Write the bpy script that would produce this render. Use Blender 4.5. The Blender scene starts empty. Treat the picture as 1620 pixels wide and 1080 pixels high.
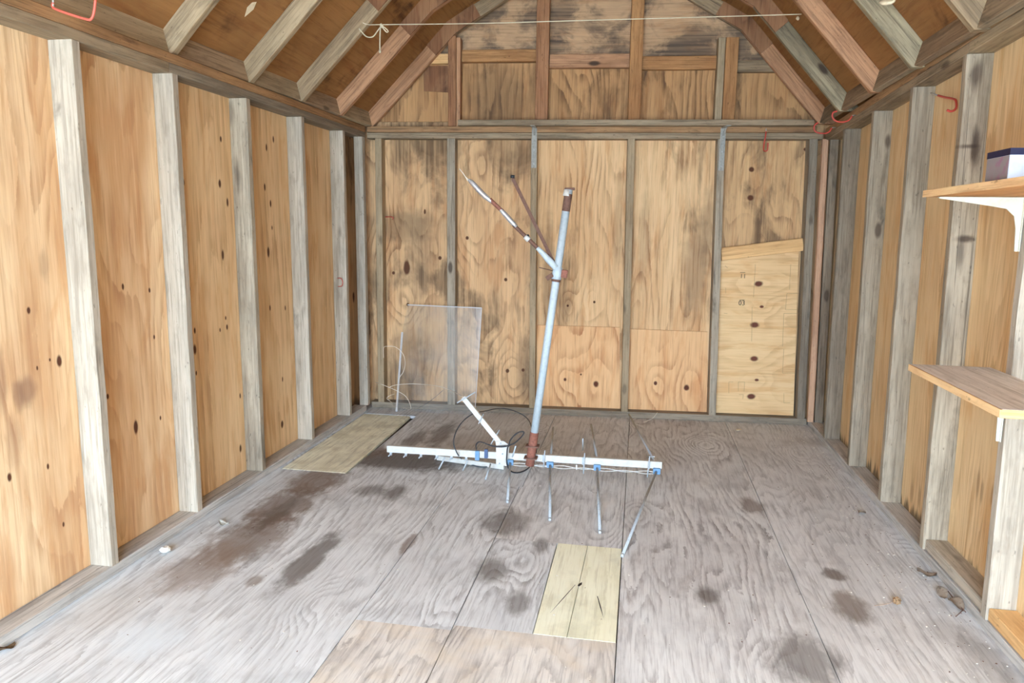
import bpy, bmesh, math, random
from mathutils import Vector, Matrix, noise as mnoise
random.seed(7)
SC = bpy.context.scene
COL = SC.collection

# ------------------------------------------------------------------ camera, daylight, exposure
FPX = 1149.6
CAM = Vector((1.8332, 0.0, 1.2647))
YAW, PIT, ROL = 0.1712, 0.1534, 0.0146
_c, _s = math.cos(YAW), math.sin(YAW)
FWD = Vector((-_s * math.cos(PIT), _c * math.cos(PIT), -math.sin(PIT)))
_r = Vector((_c, _s, 0)); _u = _r.cross(FWD)
RGT = _r * math.cos(ROL) + _u * math.sin(ROL)
UPV = -_r * math.sin(ROL) + _u * math.cos(ROL)
cam = bpy.data.cameras.new('camera'); camo = bpy.data.objects.new('camera', cam); COL.objects.link(camo)
m = Matrix.Identity(4)
for i, v in enumerate((RGT, UPV, -FWD)):
    for k in range(3): m[k][i] = v[k]
m.translation = CAM
camo.matrix_world = m
cam.sensor_width = 36; cam.lens = FPX / 1620 * 36; cam.clip_start = 0.02
SC.camera = camo

W = bpy.data.worlds.new('overcast_sky'); SC.world = W; W.use_nodes = True
bg = W.node_tree.nodes['Background']; bg.inputs['Strength'].default_value = 4.0
_t = W.node_tree; _tc = _t.nodes.new('ShaderNodeTexCoord'); _sp = _t.nodes.new('ShaderNodeSeparateXYZ'); _t.links.new(_tc.outputs['Generated'], _sp.inputs[0])
_mr = _t.nodes.new('ShaderNodeMapRange'); _mr.inputs['From Min'].default_value = 0.0; _mr.inputs['From Max'].default_value = .8; _t.links.new(_sp.outputs['Z'], _mr.inputs['Value'])
_mx = _t.nodes.new('ShaderNodeMix'); _mx.data_type = 'RGBA'; _mx.inputs[6].default_value = (.38, .50, .66, 1); _mx.inputs[7].default_value = (.97, 1.33, 1.70, 1)
_t.links.new(_mr.outputs[0], _mx.inputs['Factor']); _t.links.new(_mx.outputs[2], bg.inputs['Color'])      # overcast sky, brighter overhead
# daylight arriving through the open doorway (portal guides the sky light through the opening)
ld = bpy.data.lights.new('doorway_portal', 'AREA'); ld.shape = 'RECTANGLE'; ld.size = 2.7; ld.size_y = 2.2
ld.cycles.is_portal = True
lo = bpy.data.objects.new('doorway_portal', ld); COL.objects.link(lo)
lo.location = (1.5, -2.16, 1.0); lo.rotation_euler = (math.radians(90), 0, 0)
SC.view_settings.view_transform = 'Standard'; SC.view_settings.look = 'None'
SC.view_settings.gamma = 1; SC.view_settings.use_curve_mapping = False
SC.view_settings.exposure = 3.3

# ------------------------------------------------------------------ measuring helpers: a photo position on a real plane of the shed
def ray(px, py): return FWD + RGT * ((px - 810) / FPX) + UPV * ((540 - py) / FPX)
def onplane(px, py, n, d):
    q = ray(px, py); n = Vector(n); return CAM + q * ((d - n.dot(CAM)) / n.dot(q))
def backp(px, py, off=0.0): return onplane(px, py, (-.0682, 1, 0), 4.7833 + off)
def leftp(px, py, off=0.0): return onplane(px, py, (1, 0, 0), off)
def rightp(px, py, off=0.0): return onplane(px, py, (1, 0, 0), 2.9814 + off)
def flo(px, py, z=0.0): return onplane(px, py, (0, 0, 1), z)
def aty(px, py, y): return onplane(px, py, (0, 1, 0), y)
BD = Vector((1, .0682, 0)).normalized()        # along the back wall
BN = Vector((-.0682, 1, 0)).normalized()       # into the back wall
def yb(x): return 4.7833 + .0682 * x
ZS = .038; HL = 1.853; HR = 1.862; SD = .089

# ------------------------------------------------------------------ node material kit
class NT:
    def __init__(s, name):
        s.m = bpy.data.materials.new(name); s.m.use_nodes = True; s.t = s.m.node_tree; s.n = s.t.nodes
        s.b = s.n['Principled BSDF']; s.b.inputs['Roughness'].default_value = .75
        s.b.inputs['Specular IOR Level'].default_value = .25
    def N(s, ty, **kw):
        o = s.n.new(ty)
        for k, v in kw.items(): setattr(o, k, v)
        return o
    def put(s, sock, v):
        if isinstance(v, bpy.types.NodeSocket): s.t.links.new(v, sock)
        elif isinstance(v, (tuple, list)):
            v = tuple(v)
            if len(sock.default_value) == 4 and len(v) == 3: v += (1,)
            sock.default_value = v
        else: sock.default_value = v
    def M(s, op, a, b=0.0, c=None, clamp=False):
        o = s.N('ShaderNodeMath', operation=op, use_clamp=clamp); s.put(o.inputs[0], a); s.put(o.inputs[1], b)
        if c is not None: s.put(o.inputs[2], c)
        return o.outputs[0]
    def comb(s, x, y, z=0.0):
        o = s.N('ShaderNodeCombineXYZ'); s.put(o.inputs[0], x); s.put(o.inputs[1], y); s.put(o.inputs[2], z); return o.outputs[0]
    def noise(s, vec, scale=1.0, detail=2.0, rough=.5, dist=0.0):
        o = s.N('ShaderNodeTexNoise'); s.put(o.inputs['Vector'], vec); o.inputs['Scale'].default_value = scale
        o.inputs['Detail'].default_value = detail; o.inputs['Roughness'].default_value = rough; o.inputs['Distortion'].default_value = dist
        return o.outputs['Fac']
    def ramp(s, f, lo, hi, smooth=True):       # maps lo..hi to 0..1
        o = s.N('ShaderNodeMapRange', interpolation_type='SMOOTHSTEP' if smooth else 'LINEAR')
        s.put(o.inputs['Value'], f); o.inputs['From Min'].default_value = lo; o.inputs['From Max'].default_value = hi
        return o.outputs['Result']
    def mix(s, f, a, b):
        o = s.N('ShaderNodeMix', data_type='RGBA'); s.put(o.inputs['Factor'], f); s.put(o.inputs[6], a); s.put(o.inputs[7], b); return o.outputs[2]
    def obj_xyz(s):
        tc = s.N('ShaderNodeTexCoord'); sp = s.N('ShaderNodeSeparateXYZ'); s.t.links.new(tc.outputs['Object'], sp.inputs[0]); return sp.outputs
    def rnd(s): return s.N('ShaderNodeObjectInfo').outputs['Random']
    def col(s, c): s.put(s.b.inputs['Base Color'], c)
    def bump(s, h, strength=.3, dist=.002):
        o = s.N('ShaderNodeBump'); o.inputs['Strength'].default_value = strength; o.inputs['Distance'].default_value = dist
        s.put(o.inputs['Height'], h); s.t.links.new(o.outputs[0], s.b.inputs['Normal'])

def srgb(r, g, b):
    f = lambda c: ((c / 255 + .055) / 1.055) ** 2.4 if c > 10 else c / 255 / 12.92
    r, g, b = f(r), f(g), f(b); l = .3 * r + .59 * g + .11 * b; k = .10
    return (r + (l - r) * k, g + (l - g) * k, b + (l - b) * k)

def blob(s, u, v, cu, cv, ru, rv, wob, soft=.35, ang=0.0):
    """0..1 mask of an irregular ellipse with its own outline (stain, knot)"""
    du = s.M('SUBTRACT', u, cu); dv = s.M('SUBTRACT', v, cv)
    if ang:
        ca, sa = math.cos(ang), math.sin(ang)
        a = s.M('MULTIPLY_ADD', dv, sa, s.M('MULTIPLY', du, ca)); b = s.M('MULTIPLY_ADD', dv, ca, s.M('MULTIPLY', du, -sa)); du, dv = a, b
    x = s.M('MULTIPLY', du, 1 / ru); y = s.M('MULTIPLY', dv, 1 / rv)
    d = s.M('SQRT', s.M('MULTIPLY_ADD', x, x, s.M('MULTIPLY', y, y)))
    d = s.M('ADD', d, wob)
    return s.ramp(d, 1 + soft, 1 - soft)

def plywood(name, axes, light, mid, dark, lin=14, amp=3.0, su=2.2, sv=.55, rings=1.0, ring_w=.6, stain=0.0, stain_col=(60, 45, 32),
            stain_scale=2.0, knots=(), kd=0.0, kcol=(70, 35, 18), seed=0.0, grey=0.0, fibre=.25, rot=False, bottom=0.0, mottle=.5, sstretch=.4, spots=(), dots=()):
    """rotary-cut plywood: contour grain, fibres, knots, mould; axes = (across the grain, along the grain)"""
    s = NT(name); X = s.obj_xyz(); u = X[axes[0]]; v = X[axes[1]]
    r = s.M('MULTIPLY', s.rnd(), 7.0)
    w0 = s.comb(s.M('MULTIPLY', u, 1.0), s.M('MULTIPLY', v, 1.0), seed)
    wob = s.M('MULTIPLY_ADD', s.noise(w0, 14, 3), .9, -.45)
    h = s.M('MULTIPLY_ADD', s.noise(s.comb(s.M('MULTIPLY', u, su), s.M('MULTIPLY', v, sv), seed + 3.1), 1, 2.5, .45), amp, s.M('MULTIPLY', u, lin * .1))
    kmask = None
    for (ku, kv, kr) in knots:
        du = s.M('MULTIPLY', s.M('SUBTRACT', u, ku), 1 / (kr * 3.2)); dv = s.M('MULTIPLY', s.M('SUBTRACT', v, kv), 1 / (kr * 5.5))
        d2 = s.M('MULTIPLY_ADD', du, du, s.M('MULTIPLY', dv, dv))
        h = s.M('ADD', h, s.M('MULTIPLY', s.M('EXPONENT', s.M('MULTIPLY', d2, -1.0)), .55))
        b = blob(s, u, v, ku, kv, kr * .36, kr * .30 if axes[1] == 0 else kr * .40, s.M('MULTIPLY', wob, .6), .3)
        kmask = b if kmask is None else s.M('MAXIMUM', kmask, b)
    if kd > 0:
        vo = s.N('ShaderNodeTexVoronoi', voronoi_dimensions='2D'); s.put(vo.inputs['Vector'], s.comb(s.M('MULTIPLY', u, 1.0), s.M('MULTIPLY_ADD', v, .42, seed * 1.7)))
        vo.inputs['Scale'].default_value = kd
        sep = s.N('ShaderNodeSeparateColor'); s.t.links.new(vo.outputs['Color'], sep.inputs[0])
        on = s.M('GREATER_THAN', sep.outputs[0], .52)
        siz = s.M('MULTIPLY_ADD', s.M('MULTIPLY', sep.outputs[1], sep.outputs[1]),   .050, .014)
        dd = s.M('DIVIDE', vo.outputs['Distance'], siz)
        dd = s.M('ADD', dd, s.M('MULTIPLY', wob, .5))
        km = s.M('MULTIPLY', s.ramp(dd, 1.25, .7), on)
        kmask = km if kmask is None else s.M('MAXIMUM', kmask, km)
        e = s.M('MULTIPLY', s.M('EXPONENT', s.M('MULTIPLY', s.M('MULTIPLY', dd, dd), -.02)), on)
        h = s.M('MULTIPLY_ADD', e, .35, h)
    # contour rings -> asymmetric growth lines, ragged by the fibres
    h = s.M('MULTIPLY_ADD', s.noise(s.comb(s.M('MULTIPLY', u, 60), s.M('MULTIPLY', v, 14), seed), 1, 3, .7), .10, h)
    fr = s.M('FRACT', s.M('MULTIPLY', h, 3.2))
    ln = s.M('MULTIPLY', s.ramp(fr, 1 - ring_w * 1.3, .97), s.ramp(fr, 1.0, .93))
    fib = s.noise(s.comb(s.M('MULTIPLY', u, 190), s.M('MULTIPLY', v, 3.5), seed), 1, 2, .6)
    fib2 = s.noise(s.comb(s.M('MULTIPLY', u, 40), s.M('MULTIPLY', v, 1.2), seed + 9), 1, 2, .6)
    big = s.noise(s.comb(s.M('MULTIPLY', u, 5.5), s.M('MULTIPLY', v, 1.0), seed + 5), 1, 3, .55)
    lm = s.M('MULTIPLY', ln, s.M('MULTIPLY', rings, s.M('MULTIPLY', s.ramp(s.noise(w0, 3.0, 2), .3, .72), s.ramp(fib2, .2, .62))))
    base = s.mix(s.M('MULTIPLY', s.ramp(big, .3, .72), mottle * 1.4, clamp=True), srgb(*light), srgb(*mid))
    base = s.mix(s.M('MULTIPLY', s.ramp(fib2, .45, .75), .4), base, srgb(*mid))
    warm = s.noise(s.comb(s.M('MULTIPLY', u, 13), s.M('MULTIPLY', v, 2.2), seed + 41), 1, 4, .6, .6)
    base = s.mix(s.M('MULTIPLY', s.ramp(warm, .5, .68), .55), base, srgb(mid[0] * .97, mid[1] * .88, mid[2] * .76))
    base = s.mix(s.M('MULTIPLY', lm, .95, clamp=True), base, srgb(*dark))
    base = s.mix(s.M('MULTIPLY', s.ramp(fib, .45, .8), fibre), base, srgb(*dark))
    fib3 = s.noise(s.comb(s.M('MULTIPLY', u, 85), s.M('MULTIPLY', v, 3.2), seed + 13), 1, 3, .65)
    base = s.mix(s.M('MULTIPLY', s.ramp(fib3, .5, .7), .38), base, srgb(*dark))
    base = s.mix(s.M('MULTIPLY', s.ramp(fib3, .46, .30), .25), base, srgb(*[min(255, c * 1.05) for c in light]))
    if grey > 0:
        g = s.ramp(s.noise(s.comb(s.M('MULTIPLY', u, 6), s.M('MULTIPLY', v, 2), seed + 17), 1, 4, .6), .42, .7)
        base = s.mix(s.M('MULTIPLY', g, grey), base, srgb(150, 140, 128))
    if stain > 0:
        sn = s.noise(s.comb(u, s.M('MULTIPLY', v, sstretch), seed + 23), stain_scale * 2.2, 5, .62, .4)
        sm = s.ramp(sn, .62 - stain * .18, .78 - stain * .18)
        sm = s.M('MULTIPLY', sm, s.M('MULTIPLY_ADD', s.ramp(fib2, .3, .7), .5, .5))
        base = s.mix(s.M('MULTIPLY', sm, .9), base, srgb(*[c * .88 for c in stain_col]))
    if bottom > 0:      # ragged mould line along the sole plate
        j = s.noise(s.comb(s.M('MULTIPLY', u, 26), s.M('MULTIPLY', v, 1.5), seed + 2), 1, 3, .6)
        bm = s.ramp(s.M('MULTIPLY_ADD', j, -bottom * 2.4, v), .02 - bottom * .55, -.02 - bottom * .62)
        base = s.mix(s.M('MULTIPLY', bm, .8), base, srgb(74, 60, 44))
    for (cu, cv, ru, rv, st, cc) in spots:
        bmk = blob(s, u, v, cu, cv, ru, rv, wob, .5)
        base = s.mix(s.M('MULTIPLY', bmk, st), base, srgb(*cc))
    for (cu, cv, ru, rv) in dots:
        bmk = blob(s, u, v, cu, cv, ru, rv, wob, .35); kmask = bmk if kmask is None else s.M('MAXIMUM', kmask, bmk)
    if kmask is not None: base = s.mix(kmask, base, srgb(*kcol))
    s.col(base)
    s.bump(s.M('ADD', s.M('MULTIPLY', ln, -.6), fib), .25, .0012)
    return s.m

def weathered(name, light, mid, dark, orange=0.0, ocol=(190, 130, 75), crack=.5, seed=0.0, stain=.35, knot=.6, fine=1.0, var=.0, marks=()):
    """sawn board, grain along local Z; every board varies by its own random offset"""
    wm = lambda c: (c[0] * 1.01, c[1] * .965, c[2] * .90)
    light, mid, dark = wm(light), wm(mid), wm(dark)
    s = NT(name); X = s.obj_xyz(); r = s.M('MULTIPLY', s.rnd(), 31.7)
    a = s.M('ADD', X[0], r); b = s.M('ADD', X[1], s.M('MULTIPLY', r, .37)); z = s.M('ADD', X[2], s.M('MULTIPLY', r, 2.3))
    P = lambda sx, sz, o=0.0: s.comb(s.M('MULTIPLY', a, sx), s.M('MULTIPLY', b, sx), s.M('MULTIPLY_ADD', z, sz, o))
    big = s.noise(P(9, 1.7), 1, 4, .6, .3)
    mid_n = s.noise(P(34, 1.6, 4), 1, 3, .6)
    fib = s.noise(P(110, 4.0, 8), 1, 4, .7)
    base = s.mix(s.ramp(big, .34, .68), srgb(*light), srgb(*mid))
    base = s.mix(s.M('MULTIPLY', s.ramp(mid_n, .5, .74), .55), base, srgb(*dark))
    if orange > 0:
        on = s.ramp(s.noise(P(7, 1.1, 30), 1, 3, .6), .56 - orange * .2, .78 - orange * .2)
        base = s.mix(s.M('MULTIPLY', on, min(1, orange + .2)), base, srgb(*ocol))
    base = s.mix(s.M('MULTIPLY', s.ramp(fib, .46, .68), .55 * fine), base, srgb(*dark))
    base = s.mix(s.M('MULTIPLY', s.ramp(fib, .44, .28), .4), base, srgb(*[min(255, c * 1.12) for c in light]))
    blot = s.noise(P(26, 9, 71), 1, 4, .65)
    base = s.mix(s.M('MULTIPLY', s.ramp(blot, .5, .72), .35), base, srgb(*dark))
    speck = s.noise(P(60, 25, 50), 1, 2, .7)
    base = s.mix(s.M('MULTIPLY', s.ramp(speck, .66, .76), .5), base, srgb(*[c * .5 for c in dark]))
    if stain:
        sn = s.noise(P(11, 3.0, 60), 1, 4, .6, .5)
        base = s.mix(s.M('MULTIPLY', s.ramp(sn, .60, .76), stain), base, srgb(*[c * .62 for c in dark]))
    # cracks following the grain
    ck = s.noise(P(95, .9, 90), 1, 1.5, .5)
    cm = s.M('MULTIPLY', s.ramp(ck, .70, .735), crack)
    base = s.mix(cm, base, srgb(52, 44, 36))
    # knots
    vo = s.N('ShaderNodeTexVoronoi'); s.put(vo.inputs['Vector'], P(8, 3.2, 11)); vo.inputs['Scale'].default_value = 1.0
    sep = s.N('ShaderNodeSeparateColor'); s.t.links.new(vo.outputs['Color'], sep.inputs[0])
    kk = s.M('MULTIPLY', s.ramp(vo.outputs['Distance'], .17, .08), s.M('GREATER_THAN', sep.outputs[0], .5))
    base = s.mix(s.M('MULTIPLY', kk, knot), base, srgb(62, 46, 34))
    if var:
        base = s.mix(s.M('MULTIPLY', s.rnd(), var), base, srgb(*[c * .8 for c in mid]))
    if marks:
        wob = s.M('MULTIPLY_ADD', s.noise(s.comb(X[0], X[1], s.M('MULTIPLY', X[2], .35)), 30, 3), 1.2, -.6)
        for (mx_, mz_, rx_, rz_, st_) in marks:
            base = s.mix(s.M('MULTIPLY', blob(s, X[0], X[2], mx_, mz_, rx_, rz_, wob, .6), st_), base, srgb(58, 42, 32))
    s.col(base); s.bump(s.M('ADD', fib, s.M('MULTIPLY', cm, -1.5)), .45, .0015)
    return s.m

def plain(name, c, rough=.5, metal=0.0, spot=None, spot_amt=.5, scale=40, spec=.4):
    s = NT(name); X = s.N('ShaderNodeTexCoord').outputs['Object']
    s.b.inputs['Roughness'].default_value = rough; s.b.inputs['Metallic'].default_value = metal; s.b.inputs['Specular IOR Level'].default_value = spec
    n = s.noise(X, scale, 4, .6)
    c2 = spot if spot else tuple(x * .88 for x in c)
    s.col(s.mix(s.M('MULTIPLY', s.ramp(n, .45, .7), spot_amt), srgb(*c), srgb(*c2)))
    return s.m

# ------------------------------------------------------------------ object kit
def tag(o, label=None, cat=None, group=None, kind=None):
    if label: o['label'] = label
    if cat: o['category'] = cat
    if group: o['group'] = group
    if kind: o['kind'] = kind
    return o
def meshobj(name, bm, mat, parent=None, smooth=False, mw=None):
    me = bpy.data.meshes.new(name); bmesh.ops.recalc_face_normals(bm, faces=bm.faces); bm.to_mesh(me); bm.free()
    for f in me.polygons: f.use_smooth = smooth
    if mat: me.materials.append(mat)
    o = bpy.data.objects.new(name, me); COL.objects.link(o)
    if mw is not None: o.matrix_world = mw
    if parent is not None:
        o.parent = parent; o.matrix_parent_inverse = Matrix.Translation(-parent.location)
    return o
def root(name, loc, label, cat, group=None):
    e = bpy.data.objects.new(name, None); COL.objects.link(e); e.location = loc; e.empty_display_size = .05
    return tag(e, label, cat, group)

def board(name, p0, p1, wdir, w, t, mat, parent=None, cuts=(), wob=.0016, label=None, cat=None, group=None, seg=.14, bow=0.0):
    """sawn board from p0 to p1 (centre line); w along wdir, t across; softened worn edges and a little wander"""
    p0 = Vector(p0); p1 = Vector(p1); z = (p1 - p0); L = z.length; z.normalize()
    x = Vector(wdir) - z * Vector(wdir).dot(z); x.normalize(); y = z.cross(x)
    mw = Matrix((( x.x, y.x, z.x, p0.x), (x.y, y.y, z.y, p0.y), (x.z, y.z, z.z, p0.z), (0, 0, 0, 1)))
    bm = bmesh.new(); n = max(2, int(L / seg)); ch = min(.0028, t * .2)
    hw, ht = w / 2, t / 2
    prof = [(hw - ch, ht), (-hw + ch, ht), (-hw, ht - ch), (-hw, -ht + ch), (-hw + ch, -ht), (hw - ch, -ht), (hw, -ht + ch), (hw, ht - ch)]
    sd = random.random() * 100; rings = []
    for i in range(n + 1):
        f = i / n; zz = L * f
        r = []
        for k, (a, b) in enumerate(prof):
            jx = (mnoise.noise((sd + zz * 7, (k // 2) * 3.3, 0)) * wob) if 0 < i < n else 0
            jy = (mnoise.noise((sd + zz * 6, (k // 2) * 3.3, 9)) * wob) if 0 < i < n else 0
            r.append(bm.verts.new((a + jx, b + jy + bow * math.sin(math.pi * f), zz)))
        rings.append(r)
    for i in range(n):
        for k in range(8):
            bm.faces.new((rings[i][k], rings[i][(k + 1) % 8], rings[i + 1][(k + 1) % 8], rings[i + 1][k]))
    bm.faces.new(rings[0]); bm.faces.new(rings[-1])
    inv = mw.inverted()
    for (co, no) in cuts:      # keep the side the normal points away from
        lc = inv @ Vector(co); ln = inv.to_3x3() @ Vector(no)
        res = bmesh.ops.bisect_plane(bm, geom=bm.verts[:] + bm.edges[:] + bm.faces[:], plane_co=lc, plane_no=ln, clear_outer=True)
        eds = [g for g in res['geom_cut'] if isinstance(g, bmesh.types.BMEdge)]
        if eds: bmesh.ops.contextual_create(bm, geom=eds)
    o = meshobj(name, bm, mat, parent, False, mw)
    if parent is not None: pass
    return tag(o, label, cat, group)

def slab(name, pts, thick, mat, parent=None, label=None, cat=None, group=None, kind=None, ch=0.0):
    """flat piece: polygon pts (world), extruded by vector thick; mesh kept in world axes"""
    bm = bmesh.new(); thick = Vector(thick)
    a = [bm.verts.new(Vector(p)) for p in pts]; b = [bm.verts.new(Vector(p) + thick) for p in pts]
    bm.faces.new(a); bm.faces.new(b[::-1]); n = len(a)
    for i in range(n): bm.faces.new((a[i], b[i], b[(i + 1) % n], a[(i + 1) % n]))
    if ch: 
        bmesh.ops.recalc_face_normals(bm, faces=bm.faces)
        bmesh.ops.bevel(bm, geom=bm.edges[:], offset=ch, segments=1, affect='EDGES')
    return tag(meshobj(name, bm, mat, parent), label, cat, group, kind)

def sweep(pts, rad, seg=10, smooth_n=0, closed=False, flat=None):
    """tube along pts into a bmesh; rad number or list; flat=(sx,sy) squashes the section"""
    P = [Vector(p) for p in pts]
    R = rad if isinstance(rad, (list, tuple)) else [rad] * len(P)
    if smooth_n:
        Q = []; RR = []; n = len(P)
        for i in range(n - 1):
            a = P[max(i - 1, 0)]; b = P[i]; c = P[i + 1]; d = P[min(i + 2, n - 1)]
            for k in range(smooth_n):
                t = k / smooth_n
                Q.append(.5 * ((2 * b) + (c - a) * t + (2 * a - 5 * b + 4 * c - d) * t * t + (3 * b - a - 3 * c + d) * t ** 3)); RR.append(R[i] * (1 - t) + R[i + 1] * t)
        Q.append(P[-1]); RR.append(R[-1]); P, R = Q, RR
    bm = bmesh.new(); rings = []; up = Vector((0, 0, 1)); last = None
    for i, p in enumerate(P):
        d = (P[min(i + 1, len(P) - 1)] - P[max(i - 1, 0)]).normalized()
        if last is None:
            x = d.orthogonal().normalized()
        else:
            x = (last - d * last.dot(d)); x = x.normalized() if x.length > 1e-6 else d.orthogonal().normalized()
        last = x; y = d.cross(x)
        fx, fy = flat or (1, 1)
        rings.append([bm.verts.new(p + x * math.cos(2 * math.pi * k / seg) * R[i] * fx + y * math.sin(2 * math.pi * k / seg) * R[i] * fy) for k in range(seg)])
    for i in range(len(rings) - 1):
        for k in range(seg): bm.faces.new((rings[i][k], rings[i][(k + 1) % seg], rings[i + 1][(k + 1) % seg], rings[i + 1][k]))
    bm.faces.new(rings[0]); bm.faces.new(rings[-1])
    return bm
def tube(name, pts, rad, mat, parent=None, seg=10, smooth_n=0, label=None, cat=None, group=None, flat=None):
    return tag(meshobj(name, sweep(pts, rad, seg, smooth_n, flat=flat), mat, parent, True), label, cat, group)
def bar(name, p0, p1, wdir, w, t, mat, parent=None, label=None, bev=.0015):
    p0 = Vector(p0); p1 = Vector(p1); z = (p1 - p0).normalized(); x = Vector(wdir) - z * Vector(wdir).dot(z); x.normalize(); y = z.cross(x)
    bm = bmesh.new(); vs = []
    for p in (p0, p1):
        for (a, b) in ((1, 1), (-1, 1), (-1, -1), (1, -1)): vs.append(bm.verts.new(p + x * a * w / 2 + y * b * t / 2))
    bm.faces.new(vs[:4]); bm.faces.new(vs[4:])
    for k in range(4): bm.faces.new((vs[k], vs[(k + 1) % 4], vs[4 + (k + 1) % 4], vs[4 + k]))
    bmesh.ops.recalc_face_normals(bm, faces=bm.faces)
    if bev: bmesh.ops.bevel(bm, geom=bm.edges[:], offset=bev, segments=2, affect='EDGES')
    o = meshobj(name, bm, mat, parent)
    return tag(o, label)

# ------------------------------------------------------------------ materials
M = {}
M['stud_pale'] = weathered('pale_grey_stud', (196, 190, 179), (172, 165, 154), (128, 120, 108), stain=.5, knot=.35, crack=.35, var=.12)
M['stud_grey'] = weathered('grey_stud', (180, 170, 153), (148, 138, 122), (100, 90, 76), stain=.75, knot=.8, crack=.5, var=.3)
_lm = lambda px, py, y: (aty(px, py, y).x - 3.01, aty(px, py, y).z - ZS)
M['stud_knot'] = weathered('dark_knotted_stud', (180, 170, 153), (148, 138, 122), (100, 90, 76), stain=.6, knot=.0, marks=[(*_lm(1548, 120, 2.957), .018, .045, .7), (*_lm(1545, 235, 2.957), .016, .07, .8), (*_lm(1535, 232, 2.957), .03, .008, .7), (*_lm(1529, 378, 2.957), .03, .012, .8), (*_lm(1520, 400, 2.957), .014, .05, .5)])
_l3 = lambda px, py: (aty(px, py, 3.261).x + .05, aty(px, py, 3.261).z - ZS)
M['stud_smudge'] = weathered('smudged_stud', (184, 176, 160), (156, 147, 132), (110, 100, 87), stain=.6, knot=.3, marks=[(*_l3(376, 275), .014, .08, .6), (*_l3(366, 180), .02, .05, .4)])
M['stud_dark'] = weathered('dark_grey_stud', (156, 146, 130), (130, 120, 106), (92, 82, 70), stain=.5, knot=.7, var=.2)
M['stud_tan'] = weathered('tan_stud', (182, 164, 134), (158, 140, 112), (114, 98, 76), stain=.35, knot=.5, var=.2)
M['plate_grey'] = weathered('grey_plate', (164, 148, 124), (136, 121, 99), (92, 80, 64), orange=.12, ocol=(170, 125, 82), stain=.6)
M['plate_brown'] = weathered('brown_plate', (176, 140, 98), (152, 116, 78), (98, 74, 50), orange=.3, ocol=(188, 140, 90), stain=.7, knot=.9)
M['sole'] = weathered('grey_sole_plate', (204, 206, 210), (182, 184, 188), (128, 127, 126), stain=.4, knot=.3)
M['rafter_grey'] = weathered('grey_rafter', (170, 150, 120), (142, 122, 96), (92, 78, 60), stain=.5, knot=.5)
M['rafter_pale'] = weathered('pale_rafter', (182, 164, 134), (152, 134, 106), (102, 88, 68), stain=.4, knot=.4)
M['rafter_pink'] = weathered('pinkish_rafter', (196, 150, 112), (168, 124, 88), (112, 78, 54), stain=.5, knot=.9)
M['rafter_mould'] = weathered('mouldy_rafter', (176, 166, 138), (128, 118, 96), (68, 62, 52), stain=.95, knot=.9)
M['gable_pine'] = weathered('reddish_gable_stud', (176, 128, 88), (152, 106, 70), (98, 64, 42), stain=.55, knot=.8)
M['gable_orange'] = weathered('orange_gable_stud', (186, 138, 84), (166, 118, 68), (118, 78, 44), stain=.4, knot=.5)
M['new_pine'] = weathered('fresh_pine', (236, 196, 134), (224, 180, 118), (196, 146, 88), stain=.1, knot=.25, crack=.1)
M['pink_strip'] = weathered('pink_strip', (206, 168, 138), (190, 152, 122), (146, 110, 84), stain=.3, knot=.4)
M['blocking'] = weathered('blocking_board', (172, 150, 122), (142, 120, 96), (98, 80, 62), orange=.15, ocol=(176, 122, 78), stain=.6, knot=.6)
M['gusset'] = plywood('gusset_plywood', (0, 2), (160, 112, 72), (132, 86, 52), (78, 48, 28), lin=10, amp=3, rings=.9, stain=.5, stain_col=(80, 44, 26))

M['ply_left_near'] = plywood('left_plywood_streaky', (1, 2), (246, 212, 162), (220, 170, 116), (188, 132, 84), lin=14, amp=5.0, su=3.2, sv=.6, rings=.9, ring_w=.6,
    knots=(), kd=0, dots=[(leftp(x, y, -0.092).y, leftp(x, y, -0.092).z, a, b) for x, y, a, b in [(47, 491, 0.007, 0.012), (95, 571, 0.01, 0.018), (60, 582, 0.004, 0.008), (80, 569, 0.004, 0.006), (15, 755, 0.008, 0.014), (76, 738, 0.005, 0.01), (148, 461, 0.011, 0.022), (158, 549, 0.008, 0.016), (196, 453, 0.006, 0.012), (238, 459, 0.006, 0.01), (215, 675, 0.011, 0.026), (245, 533, 0.005, 0.009), (254, 661, 0.005, 0.009), (171, 627, 0.006, 0.01), (100, 829, 0.005, 0.01)]], kcol=(92, 50, 26), seed=1.0, fibre=.2, mottle=.9,
    spots=[(leftp(x, y, -.092).y, leftp(x, y, -.092).z, a, b, t, (150, 108, 80)) for x, y, a, b, t in ((44, 618, .035, .045, .7), (30, 625, .02, .05, .6), (22, 700, .03, .08, .35), (2, 600, .02, .1, .5), (72, 420, .02, .05, .35))])
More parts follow.
